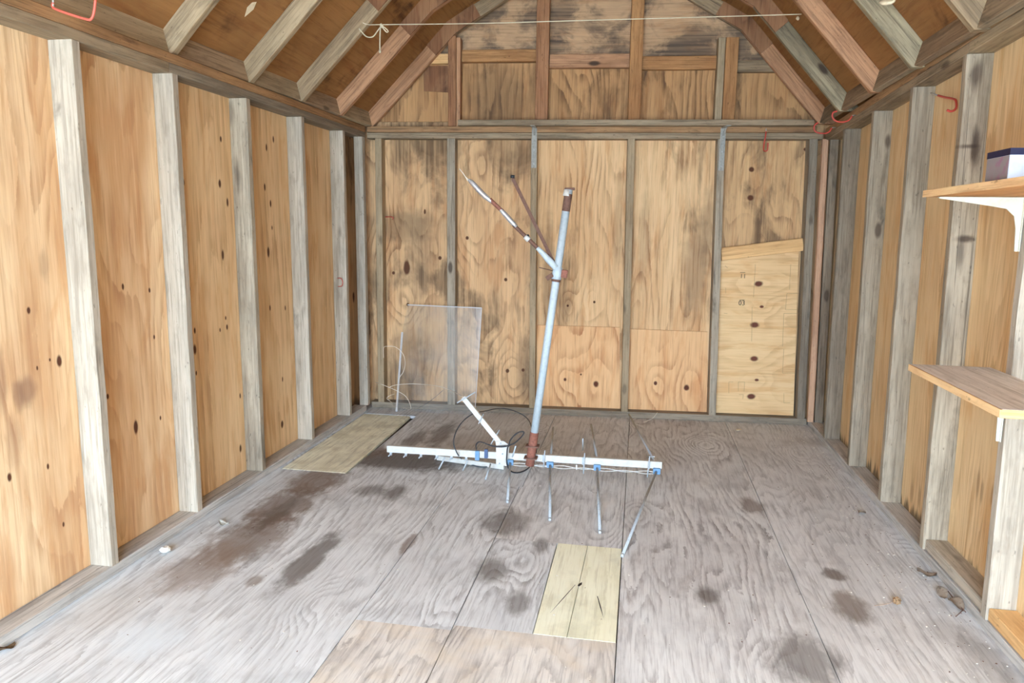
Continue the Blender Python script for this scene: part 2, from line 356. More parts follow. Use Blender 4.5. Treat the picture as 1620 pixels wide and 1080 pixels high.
M['ply_left_far'] = plywood('left_plywood_knotty', (1, 2), (242, 204, 150), (222, 176, 118), (176, 124, 72), lin=26, amp=2.6, su=3.4, sv=.35, rings=.8, ring_w=.7,
    kd=0, dots=[(leftp(x, y, -0.092).y, leftp(x, y, -0.092).z, a, b) for x, y, a, b in [(301, 457, 0.007, 0.012), (309, 523, 0.007, 0.014), (309, 553, 0.012, 0.024), (354, 404, 0.01, 0.024), (358, 503, 0.006, 0.01), (360, 517, 0.007, 0.012), (311, 590, 0.005, 0.01), (380, 626, 0.006, 0.014), (380, 709, 0.01, 0.02), (349, 522, 0.005, 0.01), (426, 399, 0.012, 0.026), (428, 487, 0.007, 0.016), (452, 487, 0.006, 0.014), (446, 671, 0.012, 0.02), (435, 220, 0.008, 0.018), (424, 233, 0.008, 0.018), (430, 322, 0.008, 0.018), (421, 296, 0.008, 0.018), (352, 220, 0.008, 0.014), (350, 290, 0.01, 0.018), (362, 320, 0.008, 0.02), (293, 288, 0.006, 0.014), (447, 600, 0.006, 0.014), (432, 360, 0.006, 0.012)]], kcol=(96, 56, 28), seed=4.0, fibre=.22)
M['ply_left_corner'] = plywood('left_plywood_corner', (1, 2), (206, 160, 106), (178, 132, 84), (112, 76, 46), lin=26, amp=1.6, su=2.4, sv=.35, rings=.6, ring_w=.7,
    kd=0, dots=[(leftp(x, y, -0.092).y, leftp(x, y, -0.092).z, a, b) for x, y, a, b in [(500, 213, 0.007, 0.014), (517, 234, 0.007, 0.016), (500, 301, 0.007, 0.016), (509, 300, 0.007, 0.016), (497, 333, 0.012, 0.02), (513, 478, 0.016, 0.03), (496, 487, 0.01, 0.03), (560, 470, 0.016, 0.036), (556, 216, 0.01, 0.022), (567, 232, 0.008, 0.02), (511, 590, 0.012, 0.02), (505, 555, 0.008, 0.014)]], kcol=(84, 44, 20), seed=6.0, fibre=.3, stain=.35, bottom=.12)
M['ply_right'] = plywood('right_plywood_striped', (1, 2), (238, 204, 150), (224, 182, 124), (178, 132, 82), lin=110, amp=9.0, su=3.6, sv=.35, rings=.7, ring_w=.7,
    seed=8.0, fibre=.3, bottom=.10, mottle=.6, spots=[(rightp(x, y, .08).y, rightp(x, y, .08).z, a, b, .5, (150, 108, 66)) for x, y, a, b in ((1440, 778, .016, .05), (1452, 786, .012, .05), (1546, 765, .012, .05), (1552, 778, .010, .04), (1568, 785, .008, .04), (1494, 610, .008, .03), (1338, 555, .03, .03))])
M['ply_back_a'] = plywood('back_plywood_mouldy', (0, 2), (230, 184, 128), (200, 150, 98), (122, 78, 42), lin=20, amp=5.0, su=2.4, sv=.9, rings=.85, ring_w=.4,
    knots=[(.47, 1.06, .03), (.24, .73, .028), (.66, 1.2, .03), (.95, .28, .035), (.93, .92, .03), (1.06, .29, .03), (.14, .95, .03)], kd=2.4, kcol=(96, 58, 32), seed=11.0, stain=.72, stain_col=(112, 86, 58), stain_scale=1.5, fibre=.2, bottom=.05, sstretch=.55,
    spots=[(.22, 1.28, .22, .10, .5, (104, 82, 56)), (.33, 1.05, .10, .28, .35, (118, 92, 66)), (.95, 1.75, .2, .12, .35, (112, 84, 54)), (.27, .35, .18, .2, .35, (126, 100, 76)), (1.08, .3, .06, .22, .5, (98, 74, 54))])
M['ply_back_b'] = plywood('back_plywood_cathedral', (0, 2), (236, 194, 138), (212, 160, 102), (148, 96, 50), lin=22, amp=5.2, su=2.6, sv=.55, rings=.9, ring_w=.42,
    knots=[(1.54, .78, .022), (1.36, .75, .02)], kd=0, seed=15.0, stain=.42, stain_col=(130, 98, 64), stain_scale=2.2, fibre=.25, sstretch=.3,
    spots=[(2.2, 1.02, .08, .3, .5, (128, 100, 72)), (2.27, 1.3, .05, .25, .45, (122, 94, 66)), (1.22, .95, .035, .4, .5, (104, 76, 50)), (1.86, 1.2, .04, .3, .3, (134, 104, 72)), (1.68, 1.25, .03, .25, .3, (134, 104, 72))])
M['ply_back_c'] = plywood('back_plywood_mottled', (0, 2), (222, 176, 118), (188, 140, 90), (120, 80, 48), lin=20, amp=4.6, su=2.2, sv=.8, rings=.8, ring_w=.4,
    knots=[(backp(x, y, .09).x, backp(x, y, .09).z, a) for x, y, a in ((1189, 268, .03), (1187, 313, .03))], kd=2.6, kcol=(94, 52, 26), dots=[(backp(x, y, .09).x, backp(x, y, .09).z, a, a * .9) for x, y, a in ((1189, 268, .017), (1187, 313, .020), (1274, 236, .012))], seed=18.0, stain=.62, stain_col=(116, 88, 60), fibre=.25)
M['ply_low_a'] = plywood('low_patch_plywood', (0, 2), (240, 190, 130), (224, 164, 104), (176, 108, 56), lin=22, amp=3.0, su=2.6, sv=.6, rings=.95, ring_w=.45,
    knots=[(backp(x, y, .075).x, backp(x, y, .075).z, a) for x, y, a in ((894, 600, .024), (943, 607, .034))], kcol=(92, 48, 28), dots=[(backp(x, y, .075).x, backp(x, y, .075).z, a, a * 1.2) for x, y, a in ((894, 600, .010), (943, 607, .017), (919, 592, .006))], seed=21.0, fibre=.18, bottom=.03, mottle=.35)
M['ply_low_b'] = plywood('low_patch_plywood_wide', (0, 2), (238, 188, 128), (222, 162, 102), (174, 106, 56), lin=24, amp=3.0, su=2.8, sv=.6, rings=.95, ring_w=.45,
    knots=[(backp(x, y, .075).x, backp(x, y, .075).z, a) for x, y, a in ((1037, 606, .024), (1086, 613, .034))], kcol=(92, 48, 28), dots=[(backp(x, y, .075).x, backp(x, y, .075).z, a, a * 1.2) for x, y, a in ((1037, 606, .011), (1086, 613, .017))], seed=24.0, fibre=.18, mottle=.35)
M['ply_new'] = plywood('new_patch_plywood', (2, 0), (240, 200, 140), (228, 180, 116), (192, 138, 80), lin=16, amp=2.6, su=3.0, sv=.9, rings=.7, ring_w=.5,
    knots=[(backp(x, y, .06).z, backp(x, y, .06).x, a) for x, y, a in ((1200, 449, .030), (1205, 485, .016), (1194, 514, .032), (1193, 567, .028), (1197, 601, .016), (1188, 627, .032))], kcol=(112, 62, 42), dots=[(backp(x, y, .06).z, backp(x, y, .06).x, a * .68, a) for x, y, a in ((1200, 449, .026), (1205, 485, .013), (1194, 514, .028), (1193, 567, .025), (1197, 601, .013), (1188, 627, .026))], seed=27.0, fibre=.1, mottle=.35)
M['ply_gable_low'] = plywood('gable_plywood_striped', (0, 2), (204, 152, 94), (172, 122, 70), (98, 66, 38), lin=42, amp=5.0, su=2.4, sv=.6, rings=.95, ring_w=.5,
    seed=31.0, stain=.45, stain_col=(92, 66, 42), fibre=.3, spots=[(.87, 2.14, .2, .2, .45, (96, 74, 50))])
M['ply_gable_high'] = plywood('gable_plywood_mouldy', (2, 0), (208, 164, 118), (180, 138, 96), (110, 84, 60), lin=14, amp=3.2, su=3.0, sv=1.0, rings=.4, ring_w=.4,
    seed=35.0, stain=1.25, stain_col=(84, 72, 62), stain_scale=2.4, fibre=.2, sstretch=.7)
M['roof_ply'] = plywood('roof_plywood', (0, 1), (168, 116, 58), (142, 94, 44), (98, 60, 28), lin=3, amp=3.0, su=1.3, sv=1.0, rings=.22, ring_w=.4, seed=41.0,
    stain=.42, stain_col=(74, 38, 20), stain_scale=1.4, fibre=.12, mottle=.6, sstretch=.8)
M['pane'] = None

# floor plywood: weathered grey with its own stains
def floor_material(name, seed, light, mid, dark, tint=None, rings=.85, lin=26, amp=3.0, stains=True, su=3.2, sv=.6, along=1):
    s = NT(name); X = s.obj_xyz(); u, v = (X[0], X[1])
    gu, gv = (u, v) if along == 1 else (v, u)
    wv = s.comb(u, v, seed); wob = s.M('MULTIPLY_ADD', s.noise(s.comb(s.M('MULTIPLY', u, 2.0), v, seed), 9, 5, .65), 1.7, -.85)
    h = s.M('MULTIPLY_ADD', s.noise(s.comb(s.M('MULTIPLY', gu, su), s.M('MULTIPLY', gv, sv), seed), 1, 2.5, .5), amp, s.M('MULTIPLY', gu, lin * .1))
    vo = s.N('ShaderNodeTexVoronoi', voronoi_dimensions='2D'); s.put(vo.inputs['Vector'], s.comb(gu, s.M('MULTIPLY_ADD', gv, .55, seed))); vo.inputs['Scale'].default_value = 2.0
    sep = s.N('ShaderNodeSeparateColor'); s.t.links.new(vo.outputs['Color'], sep.inputs[0]); dd = vo.outputs['Distance']
    e = s.M('MULTIPLY', s.M('EXPONENT', s.M('MULTIPLY', s.M('MULTIPLY', dd, dd), -28)), s.M('GREATER_THAN', sep.outputs[0], .45))
    h = s.M('MULTIPLY_ADD', e, .8, h)
    h = s.M('MULTIPLY_ADD', s.noise(s.comb(s.M('MULTIPLY', gu, 50), s.M('MULTIPLY', gv, 16), seed), 1, 3, .7), .14, h)
    fr = s.M('FRACT', s.M('MULTIPLY', h, 5.0)); ln = s.M('MULTIPLY', s.ramp(fr, .25, .95), s.ramp(fr, 1.0, .90))
    ln = s.M('MULTIPLY', ln, s.ramp(s.noise(s.comb(s.M('MULTIPLY', gu, 30), s.M('MULTIPLY', gv, 5), seed + 8), 1, 4, .7), .3, .65))
    fib = s.noise(s.comb(s.M('MULTIPLY', gu, 170), s.M('MULTIPLY', gv, 4), seed), 1, 3, .65)
    big = s.noise(s.comb(s.M('MULTIPLY', gu, 3.5), s.M('MULTIPLY', gv, 1.3), seed + 4), 1, 5, .6)
    cl = s.noise(wv, 5, 5, .6)
    base = s.mix(s.ramp(big, .35, .68), srgb(*light), srgb(*mid))
    base = s.mix(s.M('MULTIPLY', ln, s.M('MULTIPLY', s.ramp(s.noise(wv, 2.6, 3), .2, .6), rings * 1.15)), base, srgb(*dark))
    base = s.mix(s.M('MULTIPLY', s.ramp(fib, .48, .75), .35), base, srgb(*dark))
    base = s.mix(s.M('MULTIPLY', s.ramp(cl, .50, .72), .45), base, srgb(*[c * .82 for c in mid]))
    f3 = s.noise(s.comb(s.M('MULTIPLY', gu, 70), s.M('MULTIPLY', gv, 4), seed + 12), 1, 3, .65)
    base = s.mix(s.M('MULTIPLY', s.ramp(f3, .5, .68), .38), base, srgb(*[c * .9 for c in dark]))
    if tint: base = s.mix(s.M('MULTIPLY', s.ramp(s.noise(wv, 7, 4), .45, .68), .55), base, srgb(*tint))
    if stains:
        # trodden dirt towards the back wall
        dirt = s.M('MULTIPLY', s.ramp(s.M('MULTIPLY_ADD', cl, .9, v), 3.9, 5.4), .22)
        base = s.mix(dirt, base, srgb(170, 158, 146))
        for (px, py, rx, ry, st, cc, so) in STAINS:
            c = flo(px, py)
            base = s.mix(s.M('MULTIPLY', blob(s, u, v, c.x, c.y, rx, ry, wob, so), st), base, srgb(*cc))
        sp = s.noise(wv, 55, 3, .7)
        base = s.mix(s.M('MULTIPLY', s.ramp(sp, .68, .76), .45), base, srgb(96, 86, 76))
        sp2 = s.noise(s.comb(u, v, seed + 60), 48, 3, .7)
        base = s.mix(s.M('MULTIPLY', s.ramp(sp2, .70, .76), .5), base, srgb(236, 232, 222))
    s.col(base); s.b.inputs['Roughness'].default_value = .8
    s.bump(s.M('ADD', fib, s.M('MULTIPLY', ln, -.8)), .35, .0015)
    return s.m
BR, DK, GY = (122, 100, 82), (92, 80, 70), (112, 104, 98)
STAINS = [(640, 728, .36, .17, .85, DK, .5), (560, 712, .22, .12, .6, BR, .4), (655, 695, .05, .22, .6, DK, .5), (700, 685, .06, .26, .6, DK, .5), (760, 700, .30, .22, .25, BR, .5), (500, 760, .13, .20, .75, BR, .4), (450, 800, .13, .26, .75, BR, .4),
    (395, 850, .14, .26, .72, BR, .4), (320, 895, .12, .20, .6, (140, 116, 96), .45), (440, 810, .05, .20, .5, DK, .5), (490, 885, .055, .25, .82, GY, .35), (585, 775, .07, .07, .6, DK, .6), (625, 779, .05, .09, .7, DK, .5),
    (402, 918, .03, .04, .6, BR, .4), (648, 858, .025, .09, .7, (128, 106, 92), .3), (800, 826, .10, .14, .7, DK, .6), (776, 902, .06, .09, .7, DK, .6), (820, 953, .04, .08, .6, DK, .5), (857, 862, .03, .07, .6, DK, .5),
    (1120, 942, .035, .06, .75, DK, .6), (1190, 800, .05, .09, .65, (120, 98, 82), .4), (1320, 909, .04, .05, .75, (96, 78, 64), .3), (1346, 960, .06, .10, .7, (116, 96, 78), .4), (1275, 1045, .10, .14, .7, GY, .45),
    (1115, 800, .03, .1, .25, DK, .6), (235, 1008, .10, .10, .55, (222, 232, 238), .6), (1565, 1040, .06, .14, .45, GY, .6), (1500, 1000, .05, .10, .3, GY, .6), (180, 955, .10, .2, .3, (176, 164, 150), .6), (1315, 700, .2, .1, .35, (140, 126, 110), .6)]
FLM = dict(light=(232, 235, 235), mid=(214, 216, 216), dark=(150, 147, 145))
M['floor_a'] = floor_material('floor_plywood_left', 2.0, rings=.6, lin=48, amp=3.0, **FLM)
M['floor_b'] = floor_material('floor_plywood_swirl', 7.0, rings=.75, lin=14, amp=5.0, **FLM)
M['floor_c'] = floor_material('floor_plywood_arch', 13.0, rings=.6, lin=18, amp=4.2, light=(232, 232, 230), mid=(218, 217, 214), dark=(144, 140, 138))
M['floor_d'] = floor_material('floor_plywood_long', 19.0, rings=.8, lin=34, amp=3.4, light=(234, 234, 231), mid=(214, 212, 209), dark=(144, 136, 133))
M['floor_e'] = floor_material('floor_plywood_right', 23.0, rings=.5, lin=30, amp=4.0, light=(232, 231, 229), mid=(218, 216, 213), dark=(152, 147, 144))
M['floor_f'] = floor_material('floor_plywood_front', 29.0, rings=.9, lin=10, amp=5.0, light=(238, 232, 222), mid=(212, 204, 194), dark=(148, 138, 130), tint=(222, 206, 182))
M['patch'] = floor_material('pale_yellow_patch_plywood', 33.0, light=(253, 252, 224), mid=(247, 244, 210), dark=(216, 208, 166), rings=.35, lin=8, amp=1.5, stains=False)
M['patch_dirty'] = floor_material('dirty_yellow_patch_plywood', 37.0, light=(253, 250, 222), mid=(244, 238, 206), dark=(176, 168, 138), rings=.4, lin=8, amp=2.5, stains=False, tint=(204, 194, 158))

M['white_paint'] = plain('white_enamel', (206, 203, 194), .45, 0, (176, 166, 146), .45, 30)
M['galv'] = plain('galvanised_pipe', (186, 198, 202), .6, 0, (158, 170, 174), .45, 60)
M['alu'] = plain('dull_aluminium', (182, 190, 194), .55, .0, (146, 150, 150), .5, 90)
M['foil'] = plain('bright_foil', (205, 208, 212), .3, .6, (150, 140, 130), .4, 60)
M['rust'] = plain('rusty_iron', (150, 92, 72), .85, 0, (112, 64, 50), .7, 90)
M['rust_dark'] = plain('dark_rusty_iron', (116, 82, 66), .85, 0, (84, 56, 46), .6, 90)
M['blue'] = plain('blue_insulator', (104, 148, 184), .45, 0, (80, 122, 164), .4, 50)
M['black'] = plain('black_rubber', (44, 46, 50), .5)
M['coax'] = plain('grey_black_cable', (74, 78, 82), .5)
M['navy'] = plain('dark_blue_print', (24, 26, 62), .5)
M['navy_plug'] = plain('dark_blue_plug', (70, 92, 130), .5)
M['card'] = plain('white_card', (196, 202, 210), .6)
M['card_side'] = plain('printed_card_side', (138, 128, 128), .6, 0, (150, 92, 124), .8, 35)
M['red'] = plain('red_vinyl', (206, 66, 46), .4, 0, (180, 50, 36), .3, 40)
M['red_worn'] = plain('worn_red_vinyl', (226, 96, 72), .35, 0, (206, 70, 50), .3, 40)
M['zinc'] = plain('zinc_thread', (206, 206, 204), .35, .6)
M['steel'] = plain('galvanised_bracket', (172, 168, 156), .6, 0, (120, 116, 108), .5, 70)
M['cream'] = plain('cream_painted_steel', (218, 214, 194), .4)
M['string'] = plain('cream_string', (214, 200, 166), .9)
M['wire'] = plain('pale_wire', (236, 220, 196), .6)
M['chip'] = plain('pale_wood_chip', (232, 212, 172), .9, 0, (206, 180, 140), .5, 80)
M['leaf'] = plain('dry_leaf', (196, 172, 146), .9, 0, (140, 104, 82), .6, 60)
M['cone'] = plain('brown_cone', (150, 116, 78), .9, 0, (104, 74, 50), .7, 120)
M['gravel'] = plain('white_crumbs', (232, 226, 212), .9)
M['ink'] = plain('black_ink', (58, 48, 38), .8)
M['ink_pale'] = plain('faded_ink', (164, 128, 82), .8)
M['outside'] = plain('bounce_ground', (176, 172, 162), .9, 0, (150, 146, 134), .5, 8)
M['ext'] = plain('unseen_exterior', (150, 140, 124), .8)
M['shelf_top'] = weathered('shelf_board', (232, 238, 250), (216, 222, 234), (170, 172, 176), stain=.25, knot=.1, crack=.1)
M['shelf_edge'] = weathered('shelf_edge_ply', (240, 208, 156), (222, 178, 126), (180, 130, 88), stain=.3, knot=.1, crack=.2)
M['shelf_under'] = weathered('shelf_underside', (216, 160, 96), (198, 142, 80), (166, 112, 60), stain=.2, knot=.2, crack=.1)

# clear sheet
s = NT('clear_plastic_sheet')
tr = s.N('ShaderNodeBsdfTransparent'); tr.inputs[0].default_value = (.96, .97, .98, 1); gl = s.N('ShaderNodeBsdfGlossy'); gl.inputs['Roughness'].default_value = .12
df = s.N('ShaderNodeBsdfDiffuse'); df.inputs[0].default_value = (.72, .68, .62, 1)
mx = s.N('ShaderNodeMixShader'); mx.inputs[0].default_value = .03; mx2 = s.N('ShaderNodeMixShader')
X = s.obj_xyz(); dn = s.noise(s.comb(s.M('MULTIPLY', X[0], 3), s.M('MULTIPLY', X[2], 1.5), 2), 2, 4, .6)
s.put(mx2.inputs[0], s.M('MULTIPLY', s.ramp(dn, .3, .8), .13))
s.t.links.new(tr.outputs[0], mx.inputs[1]); s.t.links.new(gl.outputs[0], mx.inputs[2])
s.t.links.new(mx.outputs[0], mx2.inputs[1]); s.t.links.new(df.outputs[0], mx2.inputs[2])
s.t.links.new(mx2.outputs[0], s.n['Material Output'].inputs[0]); M['sheet'] = s.m
M['sheet_edge'] = plain('frosted_sheet_edge', (190, 184, 178), .4)

# ------------------------------------------------------------------ the shed shell
YF, YE = -2.1, 5.25      # front wall, beyond the back wall
def struct(o): o['kind'] = 'structure'; return o
def sroot(name): 
    e = bpy.data.objects.new(name, None); COL.objects.link(e); e['kind'] = 'structure'; return e
# floor: sheets of plywood with thin joints
fl = sroot('floor')
slab('subfloor', [(-.2, YF, -.03), (3.2, YF, -.03), (3.2, YE, -.03), (-.2, YE, -.03)], (0, 0, -.04), M['stud_dark'], fl)
G = .0015
def fpanel(x0, x1, y0, y1, mat, sk=0.0):
    slab('floor_sheet', [(x0 + G, y0 + .0003, -.018), (x1 - G, y0 + .0003, -.018), (x1 - G + sk, y1 - .0003, -.018), (x0 + G + sk, y1 - .0003, -.018)], (0, 0, .018), M[mat], fl)
fpanel(-.2, .967, YF, 3.42, 'floor_a'); fpanel(.38, 1.305, 3.42, YE, 'floor_a'); fpanel(-.2, .015, 3.42, YE, 'floor_a'); fpanel(.015, .38, 4.62, YE, 'floor_a')
fpanel(.967, 1.29, 2.085, 3.42, 'floor_b'); fpanel(1.29, 1.811, 2.80, 3.42, 'floor_c'); fpanel(1.305, 1.811, 3.42, YE, 'floor_c')
fpanel(1.29, 1.548, 2.115, 2.80, 'floor_b'); fpanel(.967, 1.29, YF, 2.085, 'floor_f'); fpanel(1.29, 1.811, YF, 2.115, 'floor_f')
fpanel(1.811, 2.446, YF, YE, 'floor_d'); fpanel(2.446, 3.2, YF, YE, 'floor_e')
# pale patches let into the floor
pp = root('floor_patch', (1.68, 2.46, 0), 'clean pale yellow plywood rectangle let into the floor in front of the antenna', 'floor patch')
pts = [(1.549, 2.1155), (1.655, 2.1155), (1.672, 2.80), (1.551, 2.80)]
slab('patch_board', [(x, y, -.014) for x, y in pts], (0, 0, .0146), M['patch'], pp)
slab('patch_board', [(x, y, -.014) for x, y in [(1.657, 2.1155), (1.808, 2.1155), (1.809, 2.80), (1.674, 2.80)]], (0, 0, .0146), M['patch'], pp)
def scratch(p, q, w, mat, parent, z=.0007, name='scratch'):
    p, q = Vector(p), Vector(q); d = (q - p).normalized(); n = Vector((-d.y, d.x, 0)) * w
    slab(name, [(p.x - n.x * .3, p.y - n.y * .3, z), (p.x + n.x * .3, p.y + n.y * .3, z), (*((p + q) / 2 + n * .5)[:2], z), (q.x, q.y, z), (*((p + q) / 2 - n * .5)[:2], z)], (0, 0, .0003), M[mat], parent)
scratch(flo(910, 925), flo(870, 970), .003, 'ink', pp); scratch(flo(945, 943), flo(955, 978), .004, 'ink', pp); scratch(flo(915, 927), flo(921, 921), .012, 'ink', pp)
p2 = slab('floor_patch', [(.022, 3.425, -.014), (.374, 3.425, -.014), (.345, 4.60, -.014), (.022, 4.60, -.014)], (0, 0, .0146), M['patch_dirty'], None,
     'soiled pale yellow plywood rectangle let into the floor beside the far left corner', 'floor patch')

# side walls: plywood behind the studs
wl = sroot('wall_left'); wr = sroot('wall_right'); wb = sroot('wall_back'); wf = sroot('wall_front')
ZT = 1.99
def lx(z): return -.0133 * z / HL
def rx(z): return 2.9814 - .0318 * z / HR
def lsheet(y0, y1, mat):
    slab('plywood_sheet', [(-SD + lx(0), y0, -.02), (-SD + lx(0), y1, -.02), (-SD + lx(ZT), y1, ZT), (-SD + lx(ZT), y0, ZT)], (-.012, 0, 0), M[mat], wl)
def rsheet(y0, y1, mat):
    slab('plywood_sheet', [(SD + rx(0), y0, -.02), (SD + rx(0), y1, -.02), (SD + rx(ZT), y1, ZT), (SD + rx(ZT), y0, ZT)], (.012, 0, 0), M[mat], wr)
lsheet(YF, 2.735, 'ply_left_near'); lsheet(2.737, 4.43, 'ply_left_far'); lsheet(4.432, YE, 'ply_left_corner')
rsheet(YF, 2.97, 'ply_right'); rsheet(2.974, YE, 'ply_right')
# back wall
def bpt(x, z, off=SD): return Vector((x, yb(x), z)) + BN * off
def bsheet(poly, mat, off=SD, th=.012, name='plywood_sheet', parent=None, **kw):
    return slab(name, [bpt(x, z, off) for x, z in poly], BN * th, M[mat], wb if parent is None else (parent or None), **kw)
bsheet([(-.12, -.02), (1.135, -.02), (1.135, 1.97), (-.12, 1.97)], 'ply_back_a')
bsheet([(1.137, -.02), (2.345, -.02), (2.345, 1.97), (1.137, 1.97)], 'ply_back_b')
bsheet([(2.347, -.02), (3.1, -.02), (3.1, 1.97), (2.347, 1.97)], 'ply_back_c')
bsheet([(-.15, 1.972), (3.12, 1.972), (3.12, 2.345), (-.15, 2.345)], 'ply_gable_low')
bsheet([(-.15, 2.347), (3.12, 2.347), (2.3, 3.2), (.6, 3.2)], 'ply_gable_high')
# front wall around the doorway (unseen; depth and opening set to shape the daylight)
YW = YF
slab('front_panel', [(-.2, YW, -.05), (.16, YW, -.05), (.16, YW, 2.0), (-.2, YW, 2.0)], (0, .02, 0), M['ext'], wf)
slab('front_panel', [(2.84, YW, -.05), (3.2, YW, -.05), (3.2, YW, 2.0), (2.84, YW, 2.0)], (0, .02, 0), M['ext'], wf)
slab('front_panel', [(.25, YW, 2.03), (2.7, YW, 2.03), (2.2, YW, 3.2), (.75, YW, 3.2)], (0, .02, 0), M['ext'], wf)
slab('ground_outside', [(-8, -9, -.12), (11, -9, -.12), (11, YF, -.12), (-8, YF, -.12)], (0, 0, -.05), M['outside'], None)['kind'] = 'structure'  # unseen ground, added to bounce daylight into the shed

slab('light_leak_backing', [(-.145, YF, -.03), (-.145, YE, -.03), (-.145, YE, 2.0), (-.145, YF, 2.0)], (-.012, 0, 0), M['ext'], wl)  # unseen backing on three walls, added to stop light leaking through sheet gaps
slab('light_leak_backing', [(3.105, YF, -.03), (3.105, YE, -.03), (3.105, YE, 2.0), (3.105, YF, 2.0)], (.012, 0, 0), M['ext'], wr)
slab('light_leak_backing', [bpt(-.2, -.03, .13), bpt(3.2, -.03, .13), bpt(3.2, 1.95, .13), bpt(2.35, 2.7, .13), bpt(1.5, 3.15, .13), bpt(.65, 2.7, .13), bpt(-.2, 1.95, .13)], BN * .012, M['ext'], wb)
# roof: gambrel, sheathing on top of the rafters
A1, A1R, A2 = math.radians(45.2), math.radians(48.9), math.radians(30.5)
KX, KXR, KZ = .60, 2.405, 2.515           # left and right knuckles (underside of rafters)
RIDX = 1.5025; RIDZ = KZ + (RIDX - KX) * math.tan(A2)
def lshift(y): return -.045 + .032 * (y - 2.757)      # the left eave is slightly out of square
ce = sroot('ceiling')
def roofline(off, side, y):
    """section of the underside line pushed outward by off: eave, knuckle, ridge"""
    a1 = A1R if side else A1
    kb = (a1 + A2) / 2; d = off / math.cos((a1 - A2) / 2); sg = -1 if side else 1
    kx = (KXR if side else KX) + (0 if side else lshift(y) - lshift(4.8))
    k = Vector((kx - sg * math.sin(kb) * d, y, KZ + math.cos(kb) * d))
    r = Vector((RIDX, y, RIDZ + off / math.cos(A2)))
    e = Vector((k.x - sg * math.cos(a1) * 1.05, y, k.z - math.sin(a1) * 1.05))
    return e, k, r
def prism(name, a, b, mat, parent):
    bm = bmesh.new(); va = [bm.verts.new(p) for p in a]; vb = [bm.verts.new(p) for p in b]; n = len(a)
    bm.faces.new(va); bm.faces.new(vb[::-1])
    for i in range(n): bm.faces.new((va[i], vb[i], vb[(i + 1) % n], va[(i + 1) % n]))
    return meshobj(name, bm, mat, parent)
for side in (0, 1):
    sec = []
    for y in (YF - .1, YE + .1):
        i_ = roofline(.0895, side, y); o_ = roofline(.103, side, y); sec.append((i_, o_))
    for p, q in ((0, 1), (1, 2)):
        prism('roof_sheathing', [sec[0][0][p], sec[0][0][q], sec[0][1][q], sec[0][1][p]], [sec[1][0][p], sec[1][0][q], sec[1][1][q], sec[1][1][p]], M['roof_ply'], ce)

# ------------------------------------------------------------------ plates
# left wall
def plateboard(name, a, b, w, t, wdir, mat, label, cat='timber plate'): return board(name, a, b, wdir, w, t, M[mat], None, (), .001, label, cat, seg=.3)
cl = -.0133 - SD / 2
plateboard('sole_plate', (-SD / 2, YF + .02, ZS / 2), (-SD / 2 , 4.69, ZS / 2), SD, ZS, (1, 0, 0), 'sole', 'grey timber sole plate along the floor under the left studs')
plateboard('top_plate', (cl, YF + .02, HL + .019), (cl, 2.70, HL + .019), SD, .038, (1, 0, 0), 'plate_grey', 'lighter near length of lower top plate over the first two left studs')
plateboard('top_plate', (cl, 2.703, HL + .019), (cl, 4.78, HL + .019), SD, .038, (1, 0, 0), 'stud_dark', 'dark grey far length of lower top plate on the left studs')
plateboard('top_plate', (cl, YF + .02, HL + .0575), (cl, 4.78, HL + .0575), SD, .038, (1, 0, 0), 'plate_brown', 'reddish brown upper top plate above the left studs, under the rafter feet')
# right wall
cr = rx(HR) + SD / 2
plateboard('sole_plate', (2.9814 + SD / 2, YF + .02, ZS / 2), (2.9814 + SD / 2, 4.98, ZS / 2), SD, ZS, (1, 0, 0), 'sole', 'grey timber sole plate along the floor under the right studs')
def hr(y): return 1.8697 - .0312 * (y - 4)
for y0, y1, dz, mat, lab in ((YF + .02, 2.93, .019, 'stud_tan', 'tan near length of lower top plate at upper right, ending at a joint'), (2.933, 4.97, .019, 'plate_grey', 'grey far length of lower top plate on the right studs'), (YF + .02, 4.97, .0575, 'plate_brown', 'brown upper top plate above the right studs, under the rafter feet')):
    plateboard('top_plate', (cr, y0, hr(y0) + dz), (cr, y1, hr(y1) + dz), SD, .038, (1, 0, 0), mat, lab)
# back wall
def bline(name, x0, x1, z0, z1, off0, off1, mat, label, cat, wob=.001, z0b=None, z1b=None, **kw):
    zc0 = (z0 + z1) / 2; zc1 = ((z0b if z0b is not None else z0) + (z1b if z1b is not None else z1)) / 2
    a = bpt(x0, zc0, (off0 + off1) / 2); b = bpt(x1, zc1, (off0 + off1) / 2)
    return board(name, a, b, (0, 0, 1), z1 - z0, off1 - off0, M[mat], None, (), wob, label, cat, seg=.2, **kw)
bline('sole_plate', .003, 2.975, 0, ZS + .004, 0, SD, 'stud_dark', 'dirty grey sole plate along the floor at the back wall', 'timber plate')
bline('top_plate', .0, 2.94, 1.852, 1.890, 0, SD, 'plate_grey', 'grey lower top plate across the back wall above the studs', 'timber plate')
bline('top_plate', .0, 2.90, 1.892, 1.930, 0, SD, 'plate_brown', 'reddish upper top plate across the back wall, half hidden by the ledge board', 'timber plate')

